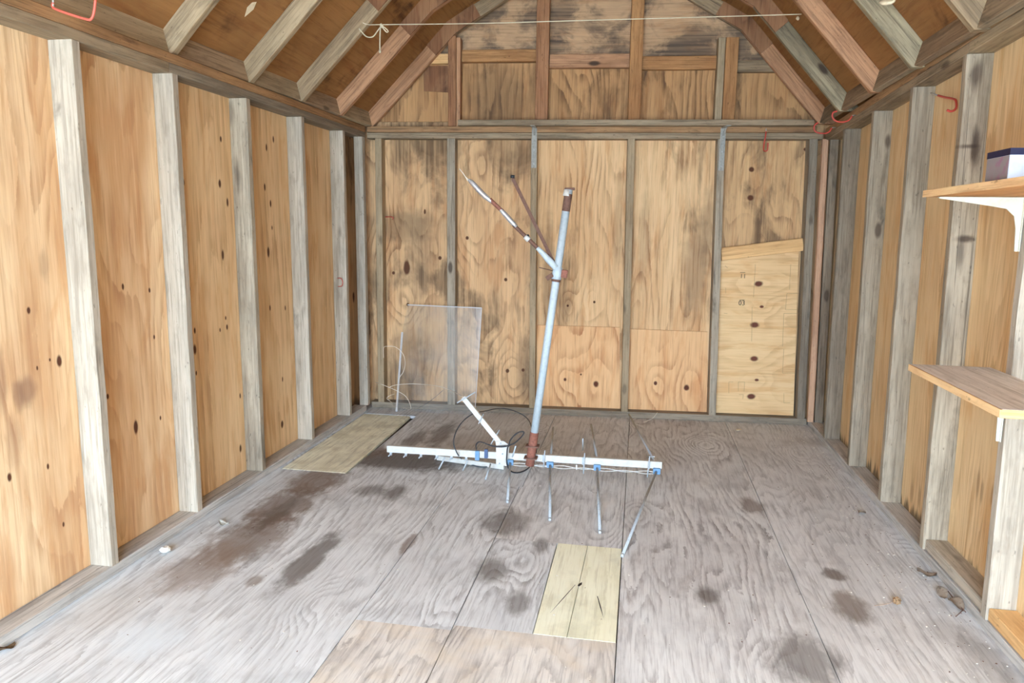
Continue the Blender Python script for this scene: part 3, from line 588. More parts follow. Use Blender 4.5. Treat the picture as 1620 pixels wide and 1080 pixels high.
# ------------------------------------------------------------------ studs, left wall
LY = [2.1877, 2.7101, 3.261, 3.8295, 4.3941]
ORD = ['frontmost grey stud on the left wall, its foot far from the back corner', 'pale wide-faced stud second from the camera end of the left wall', 'middle stud of the left wall, with a dark smudge and split edge near its top', 'pale stud with a knotty top on the left wall, next after the middle one', 'stud with a small red staple-shaped hook, last but one before the back left corner']
LM = ['stud_pale', 'stud_pale', 'stud_smudge', 'stud_pale', 'stud_pale']
for y, lab, mt in zip(LY, ORD, LM):
    board('wall_stud' if 0 else 'stud', (-SD / 2, y + .019, ZS + .0005), (-SD / 2 - .0133, y + .026, HL), (1, 0, 0), SD, .038, M[mt], None, (), .002, lab, 'wall stud')
board('stud', (-.02, 4.715, ZS), (-.03, 4.715, HL), (1, 0, 0), .062, .045, M['stud_pale'], None, (), .002, 'narrow pale corner stud where the left wall meets the back wall', 'wall stud')
# right wall
RY = [2.42, 2.957, 3.476, 4.005, 4.535]
RL = ['frontmost right wall stud behind both shelf brackets', 'right wall stud with a long dark knot stain near its top', 'smooth grey right wall stud just behind the free red hook', 'rough mottled right wall stud, second from the back corner', 'plain brownish grey right wall stud closest to the back corner']
RM = ['stud_pale', 'stud_knot', 'stud_grey', 'stud_grey', 'stud_dark']
for y, lab, mt in zip(RY, RL, RM):
    h = hr(y)
    board('stud', (2.9814 + SD / 2, y + .019, ZS + .0005), (2.9814 - .0318 + SD / 2, y + .003, h), (1, 0, 0), SD, .038, M[mt], None, (), .0025, lab, 'wall stud')
board('stud', (3.035, 4.93, ZS), (2.995, 4.93, hr(4.9)), (1, 0, 0), .05, .03, M['stud_dark'], None, (), .002, 'narrow dark grey stud in the shadow of the back right corner', 'wall stud')
board('stud', (2.984, 4.935, ZS), (2.944, 4.945, 1.846), (1, 0, 0), .036, .036, M['pink_strip'], None, (), .002, 'slim pinkish timber strip standing in the back right corner', 'wall stud')
# back wall studs
BS = [(.049, .095, .053, .096, 'stud_tan', 'tan back wall stud in the left corner with dark spots'), (.547, .601, .541, .597, 'stud_grey', 'grey back wall stud with the clear sheet leaning on it'),
      (1.12, 1.16, 1.10, 1.141, 'stud_tan', 'back wall stud behind the antenna mast, under the left shelf bracket'), (1.752, 1.795, 1.726, 1.774, 'stud_tan', 'back wall stud midway between the two metal brackets'),
      (2.339, 2.381, 2.292, 2.343, 'stud_grey', 'back wall stud under the right shelf bracket, beside the new plywood patch'), (2.915, 2.962, 2.857, 2.914, 'stud_dark', 'dark back wall stud at the right edge of the new plywood patch')]
for a0, a1, b0, b1, mt, lab in BS:
    board('stud', bpt((a0 + a1) / 2, ZS + .004, SD / 2), bpt((b0 + b1) / 2, 1.852, SD / 2), BD, (a1 - a0 + b1 - b0) / 2, SD, M[mt], None, (), .002, lab, 'wall stud')

# plywood patches nailed between the back studs
bsheet([(1.168, .043), (1.748, .043), (1.722, .612), (1.155, .612)], 'ply_low_a', .073, .010, 'plywood_patch', False, label='orange plywood patch low on the back wall behind the antenna mast', cat='plywood patch')
bsheet([(1.80, .043), (2.335, .043), (2.31, .598), (1.778, .604)], 'ply_low_b', .073, .010, 'plywood_patch', False, label='orange plywood patch low on the back wall, right of the middle stud', cat='plywood patch')
npch = root('plywood_patch', bpt(2.6, .05, .06), 'yellow plywood patch with big knots and printed marks, right end of the back wall', 'plywood patch')
bsheet([(2.392, .045), (2.905, .045), (2.86, 1.150), (2.352, 1.075)], 'ply_new', .060, .011, 'patch_sheet', npch)
# its printed marks
def textmark(txt, px, py, size, mat, parent, off=.0585, rotz=0.0, name='stamped_mark'):
    cu = bpy.data.curves.new(name, 'FONT'); cu.body = txt; cu.size = size; cu.extrude = .0002; cu.align_x = 'CENTER'; cu.align_y = 'CENTER'
    tmp = bpy.data.objects.new('tmp', cu); COL.objects.link(tmp); dg = bpy.context.evaluated_depsgraph_get()
    me = bpy.data.meshes.new_from_object(tmp.evaluated_get(dg)); bpy.data.objects.remove(tmp); bpy.data.curves.remove(cu)
    me.materials.clear(); me.materials.append(M[mat]); o = bpy.data.objects.new(name, me); COL.objects.link(o)
    c = backp(px, py, off / BN.length); 
    X_, Z_ = BD, Vector((0, 0, 1)); Y_ = Z_; Nn = -BN
    mw = Matrix(((BD.x, 0, Nn.x, c.x), (BD.y, 0, Nn.y, c.y), (0, 1, 0, c.z), (0, 0, 0, 1)))
    o.matrix_world = mw @ Matrix.Rotation(rotz, 4, 'Z'); o.parent = parent; o.matrix_parent_inverse = Matrix.Translation(-parent.location)
    return o
def inkline(p, q, w=.0022, mat='ink_pale', name='stamped_line'):
    a = backp(*p, .0585); b = backp(*q, .0585); d = (b - a).normalized(); n = d.cross(BN) * w * .5
    slab(name, [a - n, a + n, b + n, b - n], BN * .0004, M[mat], npch)
textmark('11', 1175.5, 437, .040, 'ink', npch); textmark('03', 1173.5, 479.5, .044, 'ink', npch); textmark('STAE', 1174, 486.5, .018, 'ink_pale', npch) if 0 else None
inkline((1171, 431), (1179, 431), .003, 'ink'); inkline((1170, 474.5), (1178, 474.5), .003, 'ink')
for a, b in (((1251, 418), (1249, 458)), ((1245, 464), (1270, 464)), ((1245, 464), (1242.5, 490)), ((1243, 490), (1271, 490)), ((1240, 495.5), (1271, 495.5)), ((1240, 495.5), (1238, 548)), ((1240, 517), (1268, 517)), ((1240, 552), (1238, 590)), ((1238, 590), (1260, 590)),
             ((1195, 418), (1192, 470)), ((1190, 485), (1189, 540)), ((1168, 604), (1178, 604)), ((1178, 604), (1177, 619)), ((1168, 604), (1168, 619)), ((1153, 604), (1160, 604)), ((1153, 604), (1153, 622)), ((1169, 624), (1176, 624)), ((1176, 624), (1175, 631)), ((1240, 622), (1240, 637)), ((1240, 637), (1250, 637)), ((1147, 420), (1151, 424)), ((1148, 455), (1148, 464)), ((1145, 495), (1151, 496))):
    inkline(a, b, .0018)
# slanted batten over the patch
a, b = backp(1141, 402, .045), backp(1270, 386.5, .045)
board('batten', a, b, (0, 0, 1), .083, .02, M['new_pine'], None, (), .0008, 'fresh pine batten nailed at a slant above the newest plywood patch', 'batten', seg=.2)

# ------------------------------------------------------------------ gable framing
def gstud(x0, x1, z1, mat, lab, off0=.0, cut=None, z0=1.932, x0b=None, x1b=None):
    x0b = x0 if x0b is None else x0b; x1b = x1 if x1b is None else x1b
    board('gable_stud', bpt((x0 + x1) / 2, z0, (off0 + SD) / 2), bpt((x0b + x1b) / 2, z1, (off0 + SD) / 2), BD, x1 - x0, SD - off0, M[mat], None, cut or (), .0015, lab, 'gable stud')
def ug(x): return KZ + (x - KX) * math.tan(A2) if x < RIDX else KZ + (KXR - x) * math.tan(A2)
gstud(.548, .600, 2.50, 'gable_pine', 'reddish gable stud on the left, standing on the back top plate', .004)
gstud(.602, .628, 2.49, 'rafter_pink', 'thin pale strip nailed beside the leftmost gable stud', .01)
gstud(1.122, 1.205, 2.80, 'gable_pine', 'blotchy wide gable stud above the left shelf bracket', .004)
gstud(1.722, 1.80, 2.85, 'gable_orange', 'smooth orange gable stud right of the middle of the back gable', .004)
gstud(2.268, 2.312, 2.47, 'stud_tan', 'slim grey-brown strip beside the rightmost gable stud', .01)
gstud(2.314, 2.392, 2.47, 'gable_orange', 'orange gable stud farthest right under the roof slope', .004)
for x0, x1, z0, z1, mat, lab in ((.632, 1.12, 2.346, 2.422, 'gable_orange', 'rough-edged crosspiece between the left gable studs'), (1.208, 1.72, 2.304, 2.389, 'rafter_pink', 'crosspiece with bark edge in the middle of the back gable'),
        (1.803, 2.266, 2.29, 2.372, 'gable_orange', 'crosspiece between the two right-hand gable studs'), (2.394, 2.66, 2.27, 2.34, 'rafter_grey', 'greyish crosspiece tucked behind the right end rafter'), (.36, .546, 2.338, 2.40, 'new_pine', 'short fresh pine block left of the leftmost gable stud')):
    bline('crosspiece', x0, x1, z0, z1, .045, SD, mat, lab, 'crosspiece', .003)
bsheet([(.37, 2.17), (.545, 2.16), (.545, 2.33), (.37, 2.33)], 'gusset', .078, .010, 'plywood_scrap', False, label='small brown plywood scrap beside the leftmost gable stud', cat='plywood scrap')

# ------------------------------------------------------------------ rafters (each: lower rafter, upper rafter, plywood gussets)
def rafter(side, y, xf, ml, mu, lab, gus=True, zf=1.934, th=.038):
    """side 0 left, 1 right; xf = inner foot position"""
    k = Vector((KX + lshift(y) - lshift(4.8), y, KZ)) if side == 0 else Vector((KXR, y, KZ))
    fx = Vector((k.x - (KZ - zf) / math.tan(A1), y, zf)) if side == 0 else Vector((k.x + (KZ - zf) / math.tan(A1R), y, zf)); d1 = (k - fx).normalized(); s_ = 1 if side == 0 else -1
    n1 = Vector((-s_ * abs(d1.z), 0, abs(d1.x)))
    ridge = Vector((RIDX, y, RIDZ)); d2 = (ridge - k).normalized(); n2 = Vector((-s_ * abs(d2.z), 0, abs(d2.x)))
    yo = Vector((0, th / 2, 0))
    R = root('rafter', (xf, y, zf), lab, 'rafter')
    bis = (d1 + d2).normalized()
    board('lower_rafter', fx - d1 * .14 + n1 * SD / 2 + yo, k + d1 * .1 + n1 * SD / 2 + yo, n1, SD, th, M[ml], R, [(Vector((0, 0, zf + .001)), (0, 0, -1)), (k, bis)], .0018)
    board('upper_rafter', k - d2 * .1 + n2 * SD / 2 + yo, ridge + d2 * .1 + n2 * SD / 2 + yo, n2, SD, th, M[mu], R, [(k, -bis), (ridge, (s_, 0, 0))], .0018)
    if gus:
        gs = [y - .0105] + ([y + th + .0005] if gus == 2 else [])
        for gy in gs:
            L1 = .19; a = k - d1 * L1; b = a + n1 * SD; c = k + n1 * SD * 1.02 + (n2 - n1) * .04; e = k + d2 * L1; f = e + n2 * SD
            poly = [Vector((p.x, gy, p.z)) for p in (a, b, c, f, e, k)]
            slab('gusset', poly, (0, .010, 0), M['gusset'], R)
LR = [(2.757, -.045, 'rafter_pale', 'rafter_pale', 'grey-tan rafter closest to the camera on the left roof slope', 1), (3.326, -.03, 'rafter_pale', 'rafter_pale', 'pale weathered rafter second from the camera on the left roof slope', 1),
      (3.837, -.012, 'rafter_grey', 'rafter_grey', 'grey left slope rafter with the string tied to it', 1), (4.33, .015, 'rafter_pink', 'rafter_pink', 'pinkish left slope rafter just before the end rafter', 1)]
for y, xf, ml, mu, lab, g in LR: rafter(0, y, xf, ml, mu, lab, g)
yk = yb(.5) + .006
rafter(0, yk, .028, 'rafter_pink', 'rafter_grey', 'end rafter at the back gable on the left slope, with a plywood gusset', 1)
RR_ = [(2.78, 2.905, 'rafter_grey', 'rafter_grey', 'grey rafter stub closest to the camera on the right roof slope'), (3.35, 2.905, 'rafter_mould', 'rafter_mould', 'dark mouldy rafter on the right slope, second from the camera'),
       (3.90, 2.905, 'rafter_pink', 'rafter_pink', 'clean pinkish rafter on the right slope with a round knot'), (4.47, 2.905, 'rafter_mould', 'rafter_pink', 'speckled grey rafter on the right slope just before the end rafter')]
for y, xf, ml, mu, lab in RR_: rafter(1, y, xf, ml, mu, lab, 1, zf=1.943)
yk2 = yb(2.6) + .006
rafter(1, yk2, 2.915, 'rafter_pink', 'rafter_grey', 'end rafter at the back gable on the right slope, pinkish with insect holes', 1, zf=1.943)

# blocking between the rafter feet
ly = [YF + .05, 2.757, 3.326, 3.837, 4.33, yk]; lf = [.015 + lshift(y_) - lshift(4.8) for y_ in ly]
BL = ['long grey blocking board behind the big red hook at the top left', 'grey blocking board between the first and second left rafters', 'blocking board between the second and third left rafters', 'blocking board between the string rafter and the pinkish left rafter', 'short blocking board beside the left end rafter']
for i in range(5):
    a = Vector((lf[i] - .022, ly[i] + (.038 if i else 0) + .001, 1.93 + .052)); b = Vector((lf[i + 1] - .022, ly[i + 1] - .001, 1.93 + .052))
    board('blocking', a, b, (-.25, 0, 1), .098, .03, M['blocking' if i % 2 else 'stud_tan'], None, (), .001, BL[i], 'blocking board', seg=.2)
ry = [YF + .05, 2.78, 3.35, 3.90, 4.47, yk2]
BL2 = ['blocking board at the upper right edge beyond the first right rafter', 'blocking board between the stub rafter and the mouldy right rafter', 'blocking board between the mouldy and the clean pinkish right rafters', 'blocking board between the clean pinkish and speckled right rafters', 'short blocking board beside the right end rafter']
for i in range(5):
    xx = 2.935
    a = Vector((xx, ry[i] + (.038 if i else 0) + .001, 1.943 + .052)); b = Vector((xx, ry[i + 1] - .001, 1.943 + .050))
    board('blocking', a, b, (.25, 0, 1), .098, .03, M['blocking' if i % 2 else 'plate_grey'], None, (), .001, BL2[i], 'blocking board', seg=.2)

# blocks lying on the right sole plate
a = Vector((3.032, 2.462, .060)); b = Vector((3.032, 2.955, .060))
board('sill_block', a, b, (1, 0, 0), .085, .042, M['stud_pale'], None, (), .001, 'weathered block on the right sole plate between the first two studs', 'timber block', seg=.2)
board('sill_block', Vector((3.030, 1.5, .060)), Vector((3.030, 2.416, .060)), (1, 0, 0), .085, .042, M['new_pine'], None, (), .001, 'fresh pine block on the right sole plate in the lower right corner', 'timber block', seg=.2)

# ------------------------------------------------------------------ ledge board and its steel brackets on the back wall
a = bpt(.626, 1.946, -.03); b = bpt(2.862, 1.946, -.03)
board('ledge_board', a, b, (0, 0, 1), .036, .065, M['plate_grey'], None, [(bpt(2.862, 1.94, -.06), (BD - BN * -.8).normalized())], .0015, 'long narrow ledge board across the back wall on two steel brackets', 'shelf board', seg=.2)
def shelf_bracket(x, x_arm, z_top, z_bot, arm, lab):
    R = root('shelf_bracket', bpt(x, z_top, 0), lab, 'shelf bracket')
    n = -BN
    top = bpt(x, z_top, -.003); bot = bpt(x, z_bot, -.003)
    bar('wall_leg', top, bot, BD, .034, .003, M['steel'], R)
    for sx in (-.009, .009): bar('rib', top + n * .008 + BD * sx + Vector((0, 0, -.01)), bot + n * .004 + BD * sx * .5 + Vector((0, 0, .008)), BD, .003, .010, M['steel'], R, bev=.0006)
    q = bpt(x_arm, z_top + .0, -.005 - arm)
    bar('arm', top + Vector((0, 0, .002)), q, BD, .030, .004, M['steel'], R)
    bar('brace', top + Vector((0, 0, -.045)) + n * .004, top.lerp(q, .55) + Vector((0, 0, -.004)), BD, .010, .004, M['steel'], R, bev=.0008)
    for f in (.15, .55, .9): 
        c = top.lerp(bot, f) + n * .003; tube('screw', [c, c + n * .003], .005, M['zinc'], R, 8)
    return R
shelf_bracket(1.122, 1.118, 1.918, 1.665, .13, 'galvanised shelf bracket on the back wall, left of the antenna mast top')
shelf_bracket(2.325, 2.335, 1.918, 1.655, .13, 'galvanised shelf bracket on the back wall above the newest plywood patch')

# ------------------------------------------------------------------ red hooks
def hook(pts, r, lab, worn=False, thread=None):
    R = root('utility_hook', pts[0], lab, 'hook')
    tube('hook_wire', pts, r, M['red_worn' if worn else 'red'], R, 8, 4)
    if thread: tube('threaded_end', thread, r * .7, M['zinc'], R, 8)
    return R
# big hook on the left blocking
y0 = 1.99
hp = [aty(84, 4, 2.12), aty(84, 12, 2.12), aty(100, 19, 2.12), aty(118, 25, 2.12), aty(135, 30, 2.12), aty(143, 31, 2.12), aty(148, 22, 2.12), aty(151, 0, 2.12), aty(153, -25, 2.12)]
hook(hp, .004, 'large red coated hook cut off by the frame at the top left', True, [aty(84, 13, 2.12), aty(84, 3, 2.12), aty(83, -12, 2.12)])
def rhook(pp, off, r, lab, th, yfix):
    hook([aty(x, y, yfix + o) for (x, y), o in zip(pp, off)], r, lab, False, [aty(x, y, yfix + o) for (x, y), o in th])
# hook on the third right stud
B3 = 3.46
rhook([(1484, 151), (1495, 154), (1510, 157), (1513, 163), (1512, 172), (1505, 176), (1498, 174)], [-.03, -.12, -.24, -.27, -.29, -.29, -.29], .0045, 'red hook screwed high into the right wall stud, open end forward', [((1473, 147), .03), ((1484, 151), -.03)], 3.40)
rhook([(1348, 183), (1343, 190), (1333, 193), (1322, 191), (1317, 185), (1318, 178), (1324, 176)], [0] * 7, .0045, 'red hook on the right top plate beside the speckled rafter foot', [((1354, 182), .03), ((1348, 183), 0)], 4.30)
rhook([(1316, 202), (1311, 209), (1302, 211), (1292, 209), (1288, 204), (1289, 198), (1294, 194)], [0] * 7, .0045, 'red hook on the right top plate closest to the back corner', [((1322, 202), .03), ((1316, 202), 0)], 4.68)
c = lambda x, y, o=0: backp(x, y, -.075 + o)
hook([c(1212, 208), c(1211, 216, -.01), c(1209, 226, -.01), c(1208, 236, -.02), c(1210, 239, -.05), c(1214, 237, -.06), c(1215, 226, -.06)], .004, 'red hook hanging from the ledge board right of the right bracket', False, [c(1212, 203), c(1212, 209)])
ls = lambda x, y, o=0: aty(x, y, 4.385 + o)
hook([ls(534, 440), ls(539, 440, -.02), ls(542, 445, -.025), ls(541, 452, -.02), ls(535, 453)], .0025, 'small red staple-shaped hook on the last but one left stud')
hook([backp(608, 343, .08), backp(613, 343, .07), backp(619, 343, .04), backp(622, 344, .04), backp(621, 347, .04)], .003, 'tiny rusty red hook on the back wall plywood near the left corner')

# ------------------------------------------------------------------ string with a bow under the roof
ys0 = 3.83; ys1 = 3.88
def st(x, y): return aty(x, y, ys0 + (ys1 - ys0) * (x - 575) / 690)
S = root('string_line', st(603, 41), 'thin cream string stretched across under the roof with a bow at its left end', 'string')
tube('line', [st(574, 36), st(583, 39), st(603, 39), st(760, 37), st(900, 33), st(1080, 28), st(1268, 22.5)], .0023, M['string'], S, 6, 4)
tube('loose_loop', [st(603, 41), st(598, 48), st(590, 58), st(580, 58), st(572, 50), st(568, 45)], .0032, M['string'], S, 6, 4)
tube('bow_loop', [st(604, 41), st(609, 44), st(614, 49), st(612, 51), st(608, 47), st(604, 42)], .0032, M['string'], S, 6, 4)
tube('bow_tail', [st(602, 41), st(601, 60), st(601, 80)], .0034, M['string'], S, 6, 3)
tube('knot', [st(602, 38), st(604, 41), st(605, 44)], [.006, .009, .006], M['string'], S, 8, 3)
tube('tail_knot', [st(601, 79), st(601, 82), st(601, 84)], [.004, .0065, .003], M['string'], S, 8, 2)
for (x, y), r in (((1262, 29), .007),):
    tube('insect_cocoon', [aty(x, y - 3, 4.28), aty(x, y, 4.28), aty(x + 1, y + 3, 4.28)], [.004, .01, .004], M['chip'], None, 8, 3, 'pale cocoon stuck under the right roof slope by the string end', 'cocoon')

tube('paper_scrap', [aty(1392, 3, 3.16), aty(1399, 3.5, 3.15), aty(1406, 3, 3.14), aty(1414, 1, 3.13), aty(1418, -6, 3.12)], [.006, .020, .022, .020, .008], M['chip'], None, 10, 3, 'pale rounded paper-like scrap at the top edge beside the mouldy right rafter', 'scrap', flat=(1, .35))
_a = Vector((KX, 4.8, KZ)); _n = Vector((-math.sin(A1), 0, math.cos(A1))); 
def roofp(px, py): 
    q = ray(px, py); return CAM + q * ((_a + _n * .085 - CAM).dot(_n) / q.dot(_n))
slab('scraped_mark', [roofp(387, 27), roofp(391, 12), roofp(399, 4), roofp(406, 3), roofp(401, 15), roofp(393, 22)], _n * .0006, M['chip'], ce)
# ------------------------------------------------------------------ shelves on the right wall
def shelf(x0, x1, y0, y1, z, th, lab):
    R = root('shelf', ((x0 + x1) / 2, (y0 + y1) / 2, z), lab, 'shelf')
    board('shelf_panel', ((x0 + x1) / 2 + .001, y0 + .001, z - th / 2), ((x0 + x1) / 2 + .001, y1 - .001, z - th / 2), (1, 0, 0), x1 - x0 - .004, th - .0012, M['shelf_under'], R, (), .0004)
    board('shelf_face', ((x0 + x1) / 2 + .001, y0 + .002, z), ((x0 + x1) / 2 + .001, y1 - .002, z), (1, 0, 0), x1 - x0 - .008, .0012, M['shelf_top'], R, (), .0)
    board('raw_edge', (x0 + .0005, y0, z - th / 2), (x0 + .0005, y1, z - th / 2), (0, 0, 1), th, .003, M['shelf_edge'], R, (), .0004, 'splintery raw plywood edge')
    board('end_edge', (x0, y0, z - th / 2), (x1, y0, z - th / 2), (0, 0, 1), th, .003, M['new_pine'], R, (), .0003)
    return R
shelf(2.697, 2.948, 1.35, 2.50, 1.402, .021, 'upper plywood shelf on the right wall with a small box on it')
shelf(2.705, 2.948, 1.885, 2.50, .852, .021, 'lower empty plywood shelf on the right wall')
def cream_bracket(y, z, arm, leg, lab):
    xw = rx(z) - .001
    R = root('metal_bracket', (xw, y, z), lab, 'shelf bracket')
    # folded steel bracket: tapering arm blade, curved throat, leg
    pts = [(xw - arm, z), (xw, z), (xw + .0, z - leg), (xw - .010, z - leg), (xw - .014, z - .09), (xw - .022, z - .055), (xw - .045, z - .034), (xw - .09, z - .026), (xw - arm, z - .004)]
    slab('web', [(p[0], y - .002, p[1]) for p in pts], (0, .004, 0), M['cream'], R)
    bar('arm_flange', (xw - arm, y, z - .001), (xw, y, z - .001), (0, 1, 0), .022, .002, M['cream'], R, bev=.0004)
    bar('leg_flange', (xw - .001, y, z), (xw - .001, y, z - leg), (0, 1, 0), .022, .002, M['cream'], R, bev=.0004)
    tube('screw', [(xw - .003, y, z - leg + .03), (xw - .006, y, z - leg + .03)], .0055, M['zinc'], R, 8)
cream_bracket(2.44, 1.380, .235, .16, 'cream painted steel bracket under the upper right shelf')
cream_bracket(2.435, .830, .20, .20, 'white steel bracket leg below the lower right shelf')
BX = root('carton', (2.80, 2.06, 1.403), 'small white carton with a navy band on the upper right shelf', 'carton')
slab('carton_body', [(2.712, 2.0, 1.403), (2.93, 2.0, 1.403), (2.93, 2.12, 1.403), (2.712, 2.12, 1.403)], (0, 0, .058), M['card'], BX)
slab('carton_band', [(2.711, 1.999, 1.461), (2.931, 1.999, 1.461), (2.931, 2.121, 1.461), (2.711, 2.121, 1.461)], (0, 0, .0165), M['navy'], BX)
slab('printed_side', [(2.7115, 2.002, 1.404), (2.7115, 2.118, 1.404), (2.7115, 2.118, 1.460), (2.7115, 2.002, 1.460)], (-.0006, 0, 0), M['card_side'], BX, 'grey carton side with faded pink print')

# ------------------------------------------------------------------ clear plastic sheet leaning on the back wall
a = Vector((.195, 4.69, .003)); b = Vector((.765, 4.735, .003)); cc = aty(762, 487, 4.80); d = aty(645, 482, 4.775); e = aty(637, 525, 4.765)
f_ = aty(628, 652, 4.71)
SH = root('clear_sheet', (.48, 4.71, 0), 'clear plastic sheet standing on the floor against the second back wall stud, corner broken off', 'plastic sheet')
bl = aty(752, 655, 4.745)
P_ = [Vector((f_.x, 4.70, .003)), Vector((bl.x, 4.73, .003)), cc, d, e]
nrm = (P_[1] - P_[0]).cross(P_[3] - P_[0]).normalized()
if nrm.y > 0: nrm = -nrm
# flatten points into one plane through three corners
P_ = [p - nrm * (p - P_[0]).dot(nrm) for p in P_]
slab('sheet_panel', P_, -nrm * .004, M['sheet'], SH)
def edge(p, q, w=.007): bar('sheet_edge', p + nrm * .0012, q + nrm * .0012, (q - p).cross(nrm), w, .0025, M['sheet_edge'], SH, bev=0)
edge(P_[1], P_[2], .004); edge(P_[2], P_[3], .007); edge(P_[4], P_[0], .013)

# ------------------------------------------------------------------ television antenna lying on the floor with its mast standing up
ZB = .095
bl0 = flo(613, 709, ZB); bl1 = flo(1047, 735, ZB)
AN = root('television_antenna', flo(842, 738), 'old white and blue television antenna lying on the floor with its rusty-footed mast upright', 'antenna')
bd = (bl1 - bl0).normalized()
bar('boom', bl0, bl1, (0, 0, 1), .036, .026, M['white_paint'], AN, 'white square main boom')
def on_boom(px): 
    t = 0.0
    best = None
    for k in range(401):
        p = bl0.lerp(bl1, k / 400); q = p - CAM; x = 810 + FPX * q.dot(RGT) / q.dot(FWD)
        if best is None or abs(x - px) < best[0]: best = (abs(x - px), p)
    return best[1]
fwdp = Vector((bd.y, -bd.x, 0))       # horizontal, towards the camera
# corner plate and the two folded reflector arms
hz = on_boom(795) + fwdp * .020
def pa(px, py, o=0.0): return aty(px, py, hz.y + o)
slab('corner_plate', [pa(784, 697), pa(797, 697), pa(806, 704), pa(803, 737), pa(785, 733), pa(785, 706)], fwdp * .004, M['white_paint'], AN, 'white riveted corner plate')
for x, y in ((792, 701), (795, 718), (790, 733)): tube('rivet', [pa(x, y, -.004), pa(x, y, -.009)], .0045, M['alu'], AN, 8)
u0, u1 = pa(797, 707, .01), pa(733, 628, .03)
bar('upper_arm', u0, u1, BN, .024, .026, M['white_paint'], AN, 'white square arm rising from the corner plate')
l0, l1 = flo(798, 738, .020), flo(692, 723, .020)
bar('lower_arm', l0, l1, BN, .024, .026, M['white_paint'], AN, 'white square arm folded under the boom')
def rod(name, p, q, r=.0042, mat='alu', tip=True):
    return tube(name, [p, q], r, M[mat], AN, 8)
# long elements with blue insulators
for px, ft, bt in ((1039, (985, 877), (995, 655)), (945, (949, 840), (935, 671)), (871, (870, 820), (875, 676)), (808, (803, 792), None)):
    c0 = on_boom(px) + Vector((0, 0, -.028)); f0 = c0 + fwdp * .012; fz = flo(*ft, .006)
    bar('insulator', c0 - bd * .018 + fwdp * .016, c0 + bd * .018 + fwdp * .016, (0, 0, 1), .030, .026, M['blue'], AN, 'light blue plastic insulator')
    rod('long_element', f0, fz, .0062)
    tube('element_tip', [fz, fz + (fz - f0).normalized() * .012], .0065, M['alu'], AN, 8)
    if bt: 
        bz = flo(*bt, .07); rod('long_element', c0 - fwdp * .006 + Vector((0, 0, .02)), bz, .0058)
# clamped cross elements standing beside the boom
for px, top, bot in ((860, 712, 739), (923, 716, 749), (1026, 721, 755)):
    c0 = on_boom(px); y_ = c0.y - .03
    rod('short_element', aty(px + 2, top, y_), aty(px - 2 if px > 1000 else px, bot, y_), .0032); 
    bar('element_clip', c0 + fwdp * .016 + bd * -.005, c0 + fwdp * .016 + bd * .005, (0, 0, 1), .04, .006, M['alu'], AN, bev=.0008)
for px, a_, b_ in ((922, (922, 712), (922, 694)), (768, (790, 680), (775, 705)), (741, (752, 620), (723, 637)), (760, (765, 655), (757, 670)), (1026, (1023, 722), (1035, 722))):
    rod('short_element', pa(*a_, .02) if px < 800 else aty(*a_, on_boom(px).y + .1), pa(*b_, -.01) if px < 800 else aty(*b_, on_boom(px).y), .0032)
# director clips under the far end of the boom
for px in (619, 643, 667, 692, 715, 738):
    c0 = on_boom(px); bar('element_clip', c0 + Vector((0, 0, -.014)) + fwdp * .005, c0 + Vector((0, 0, -.034)) + fwdp * .012, bd, .012, .012, M['alu'], AN, bev=.001)
    tube('director', [c0 + Vector((0, 0, -.026)) + fwdp * .05, c0 + Vector((0, 0, -.026)) - fwdp * .10], .0034, M['alu'], AN, 8)
for (x0, y0_), (x1, y1_) in (((704, 723), (694, 742)), ((740, 728), (732, 744)), ((776, 734), (768, 758)), ((816, 705), (809, 728))):
    p = pa(x0, y0_, -.015); q = flo(x1, y1_, .008) if y1_ > 740 else pa(x1, y1_, .02); rod('reflector_element', p, q, .0042)
# twin feed lines under the boom
for k, ph in ((0, 0), (1, 1)):
    pts = []
    for i in range(15):
        t = i / 14; p = on_boom(808 + (1037 - 808) * t) + fwdp * .026 + Vector((0, 0, -.034 + .006 * math.sin(i * 1.55 + ph * math.pi) - (.004 * k)))
        pts.append(p)
    tube('phasing_wire', pts, .0022, M['white_paint'], AN, 6, 3)
bar('feed_spacer', on_boom(913) + fwdp * .026 + Vector((0, 0, -.045)), on_boom(913) + fwdp * .026 + Vector((0, 0, -.018)), bd, .008, .006, M['white_paint'], AN)
# mast
my = on_boom(842).y - .045
mt0, mt1 = aty(838, 736, my), aty(900, 300, my + .05)
slv = mt0.lerp(mt1, .115)
mast = tube('mast', [slv, mt1], .0195, M['galv'], AN, 16, label='pale blue galvanised mast tube')
tube('rusty_sleeve', [mt0, slv + (mt1 - slv) * .012], [.0225, .0225], M['rust'], AN, 16, label='rusty iron sleeve at the foot of the mast')
for f in (.03, .075):
    c0 = mt0.lerp(mt1, f); bar('u_bolt', c0 - bd * .034, c0 + bd * .034, (0, 0, 1), .008, .052, M['rust_dark'], AN)
tube('worn_top', [mt0.lerp(mt1, .925), mt0.lerp(mt1, .985)], .0200, M['rust_dark'], AN, 16)
md = (mt1 - mt0).normalized(); si = md.cross(Vector((0, 1, 0))).normalized()
tube('white_cap', [mt0.lerp(mt1, .978) - bd * .008 + Vector((0, -.012, 0)), mt1 - bd * .008 + Vector((0, -.012, 0))], [.017, .014], M['white_paint'], AN, 12)
bar('cap_clamp', mt1 - bd * .02 + md * .004, mt1 + bd * .028 + md * .004, (0, 1, 0), .03, .012, M['rust_dark'], AN)
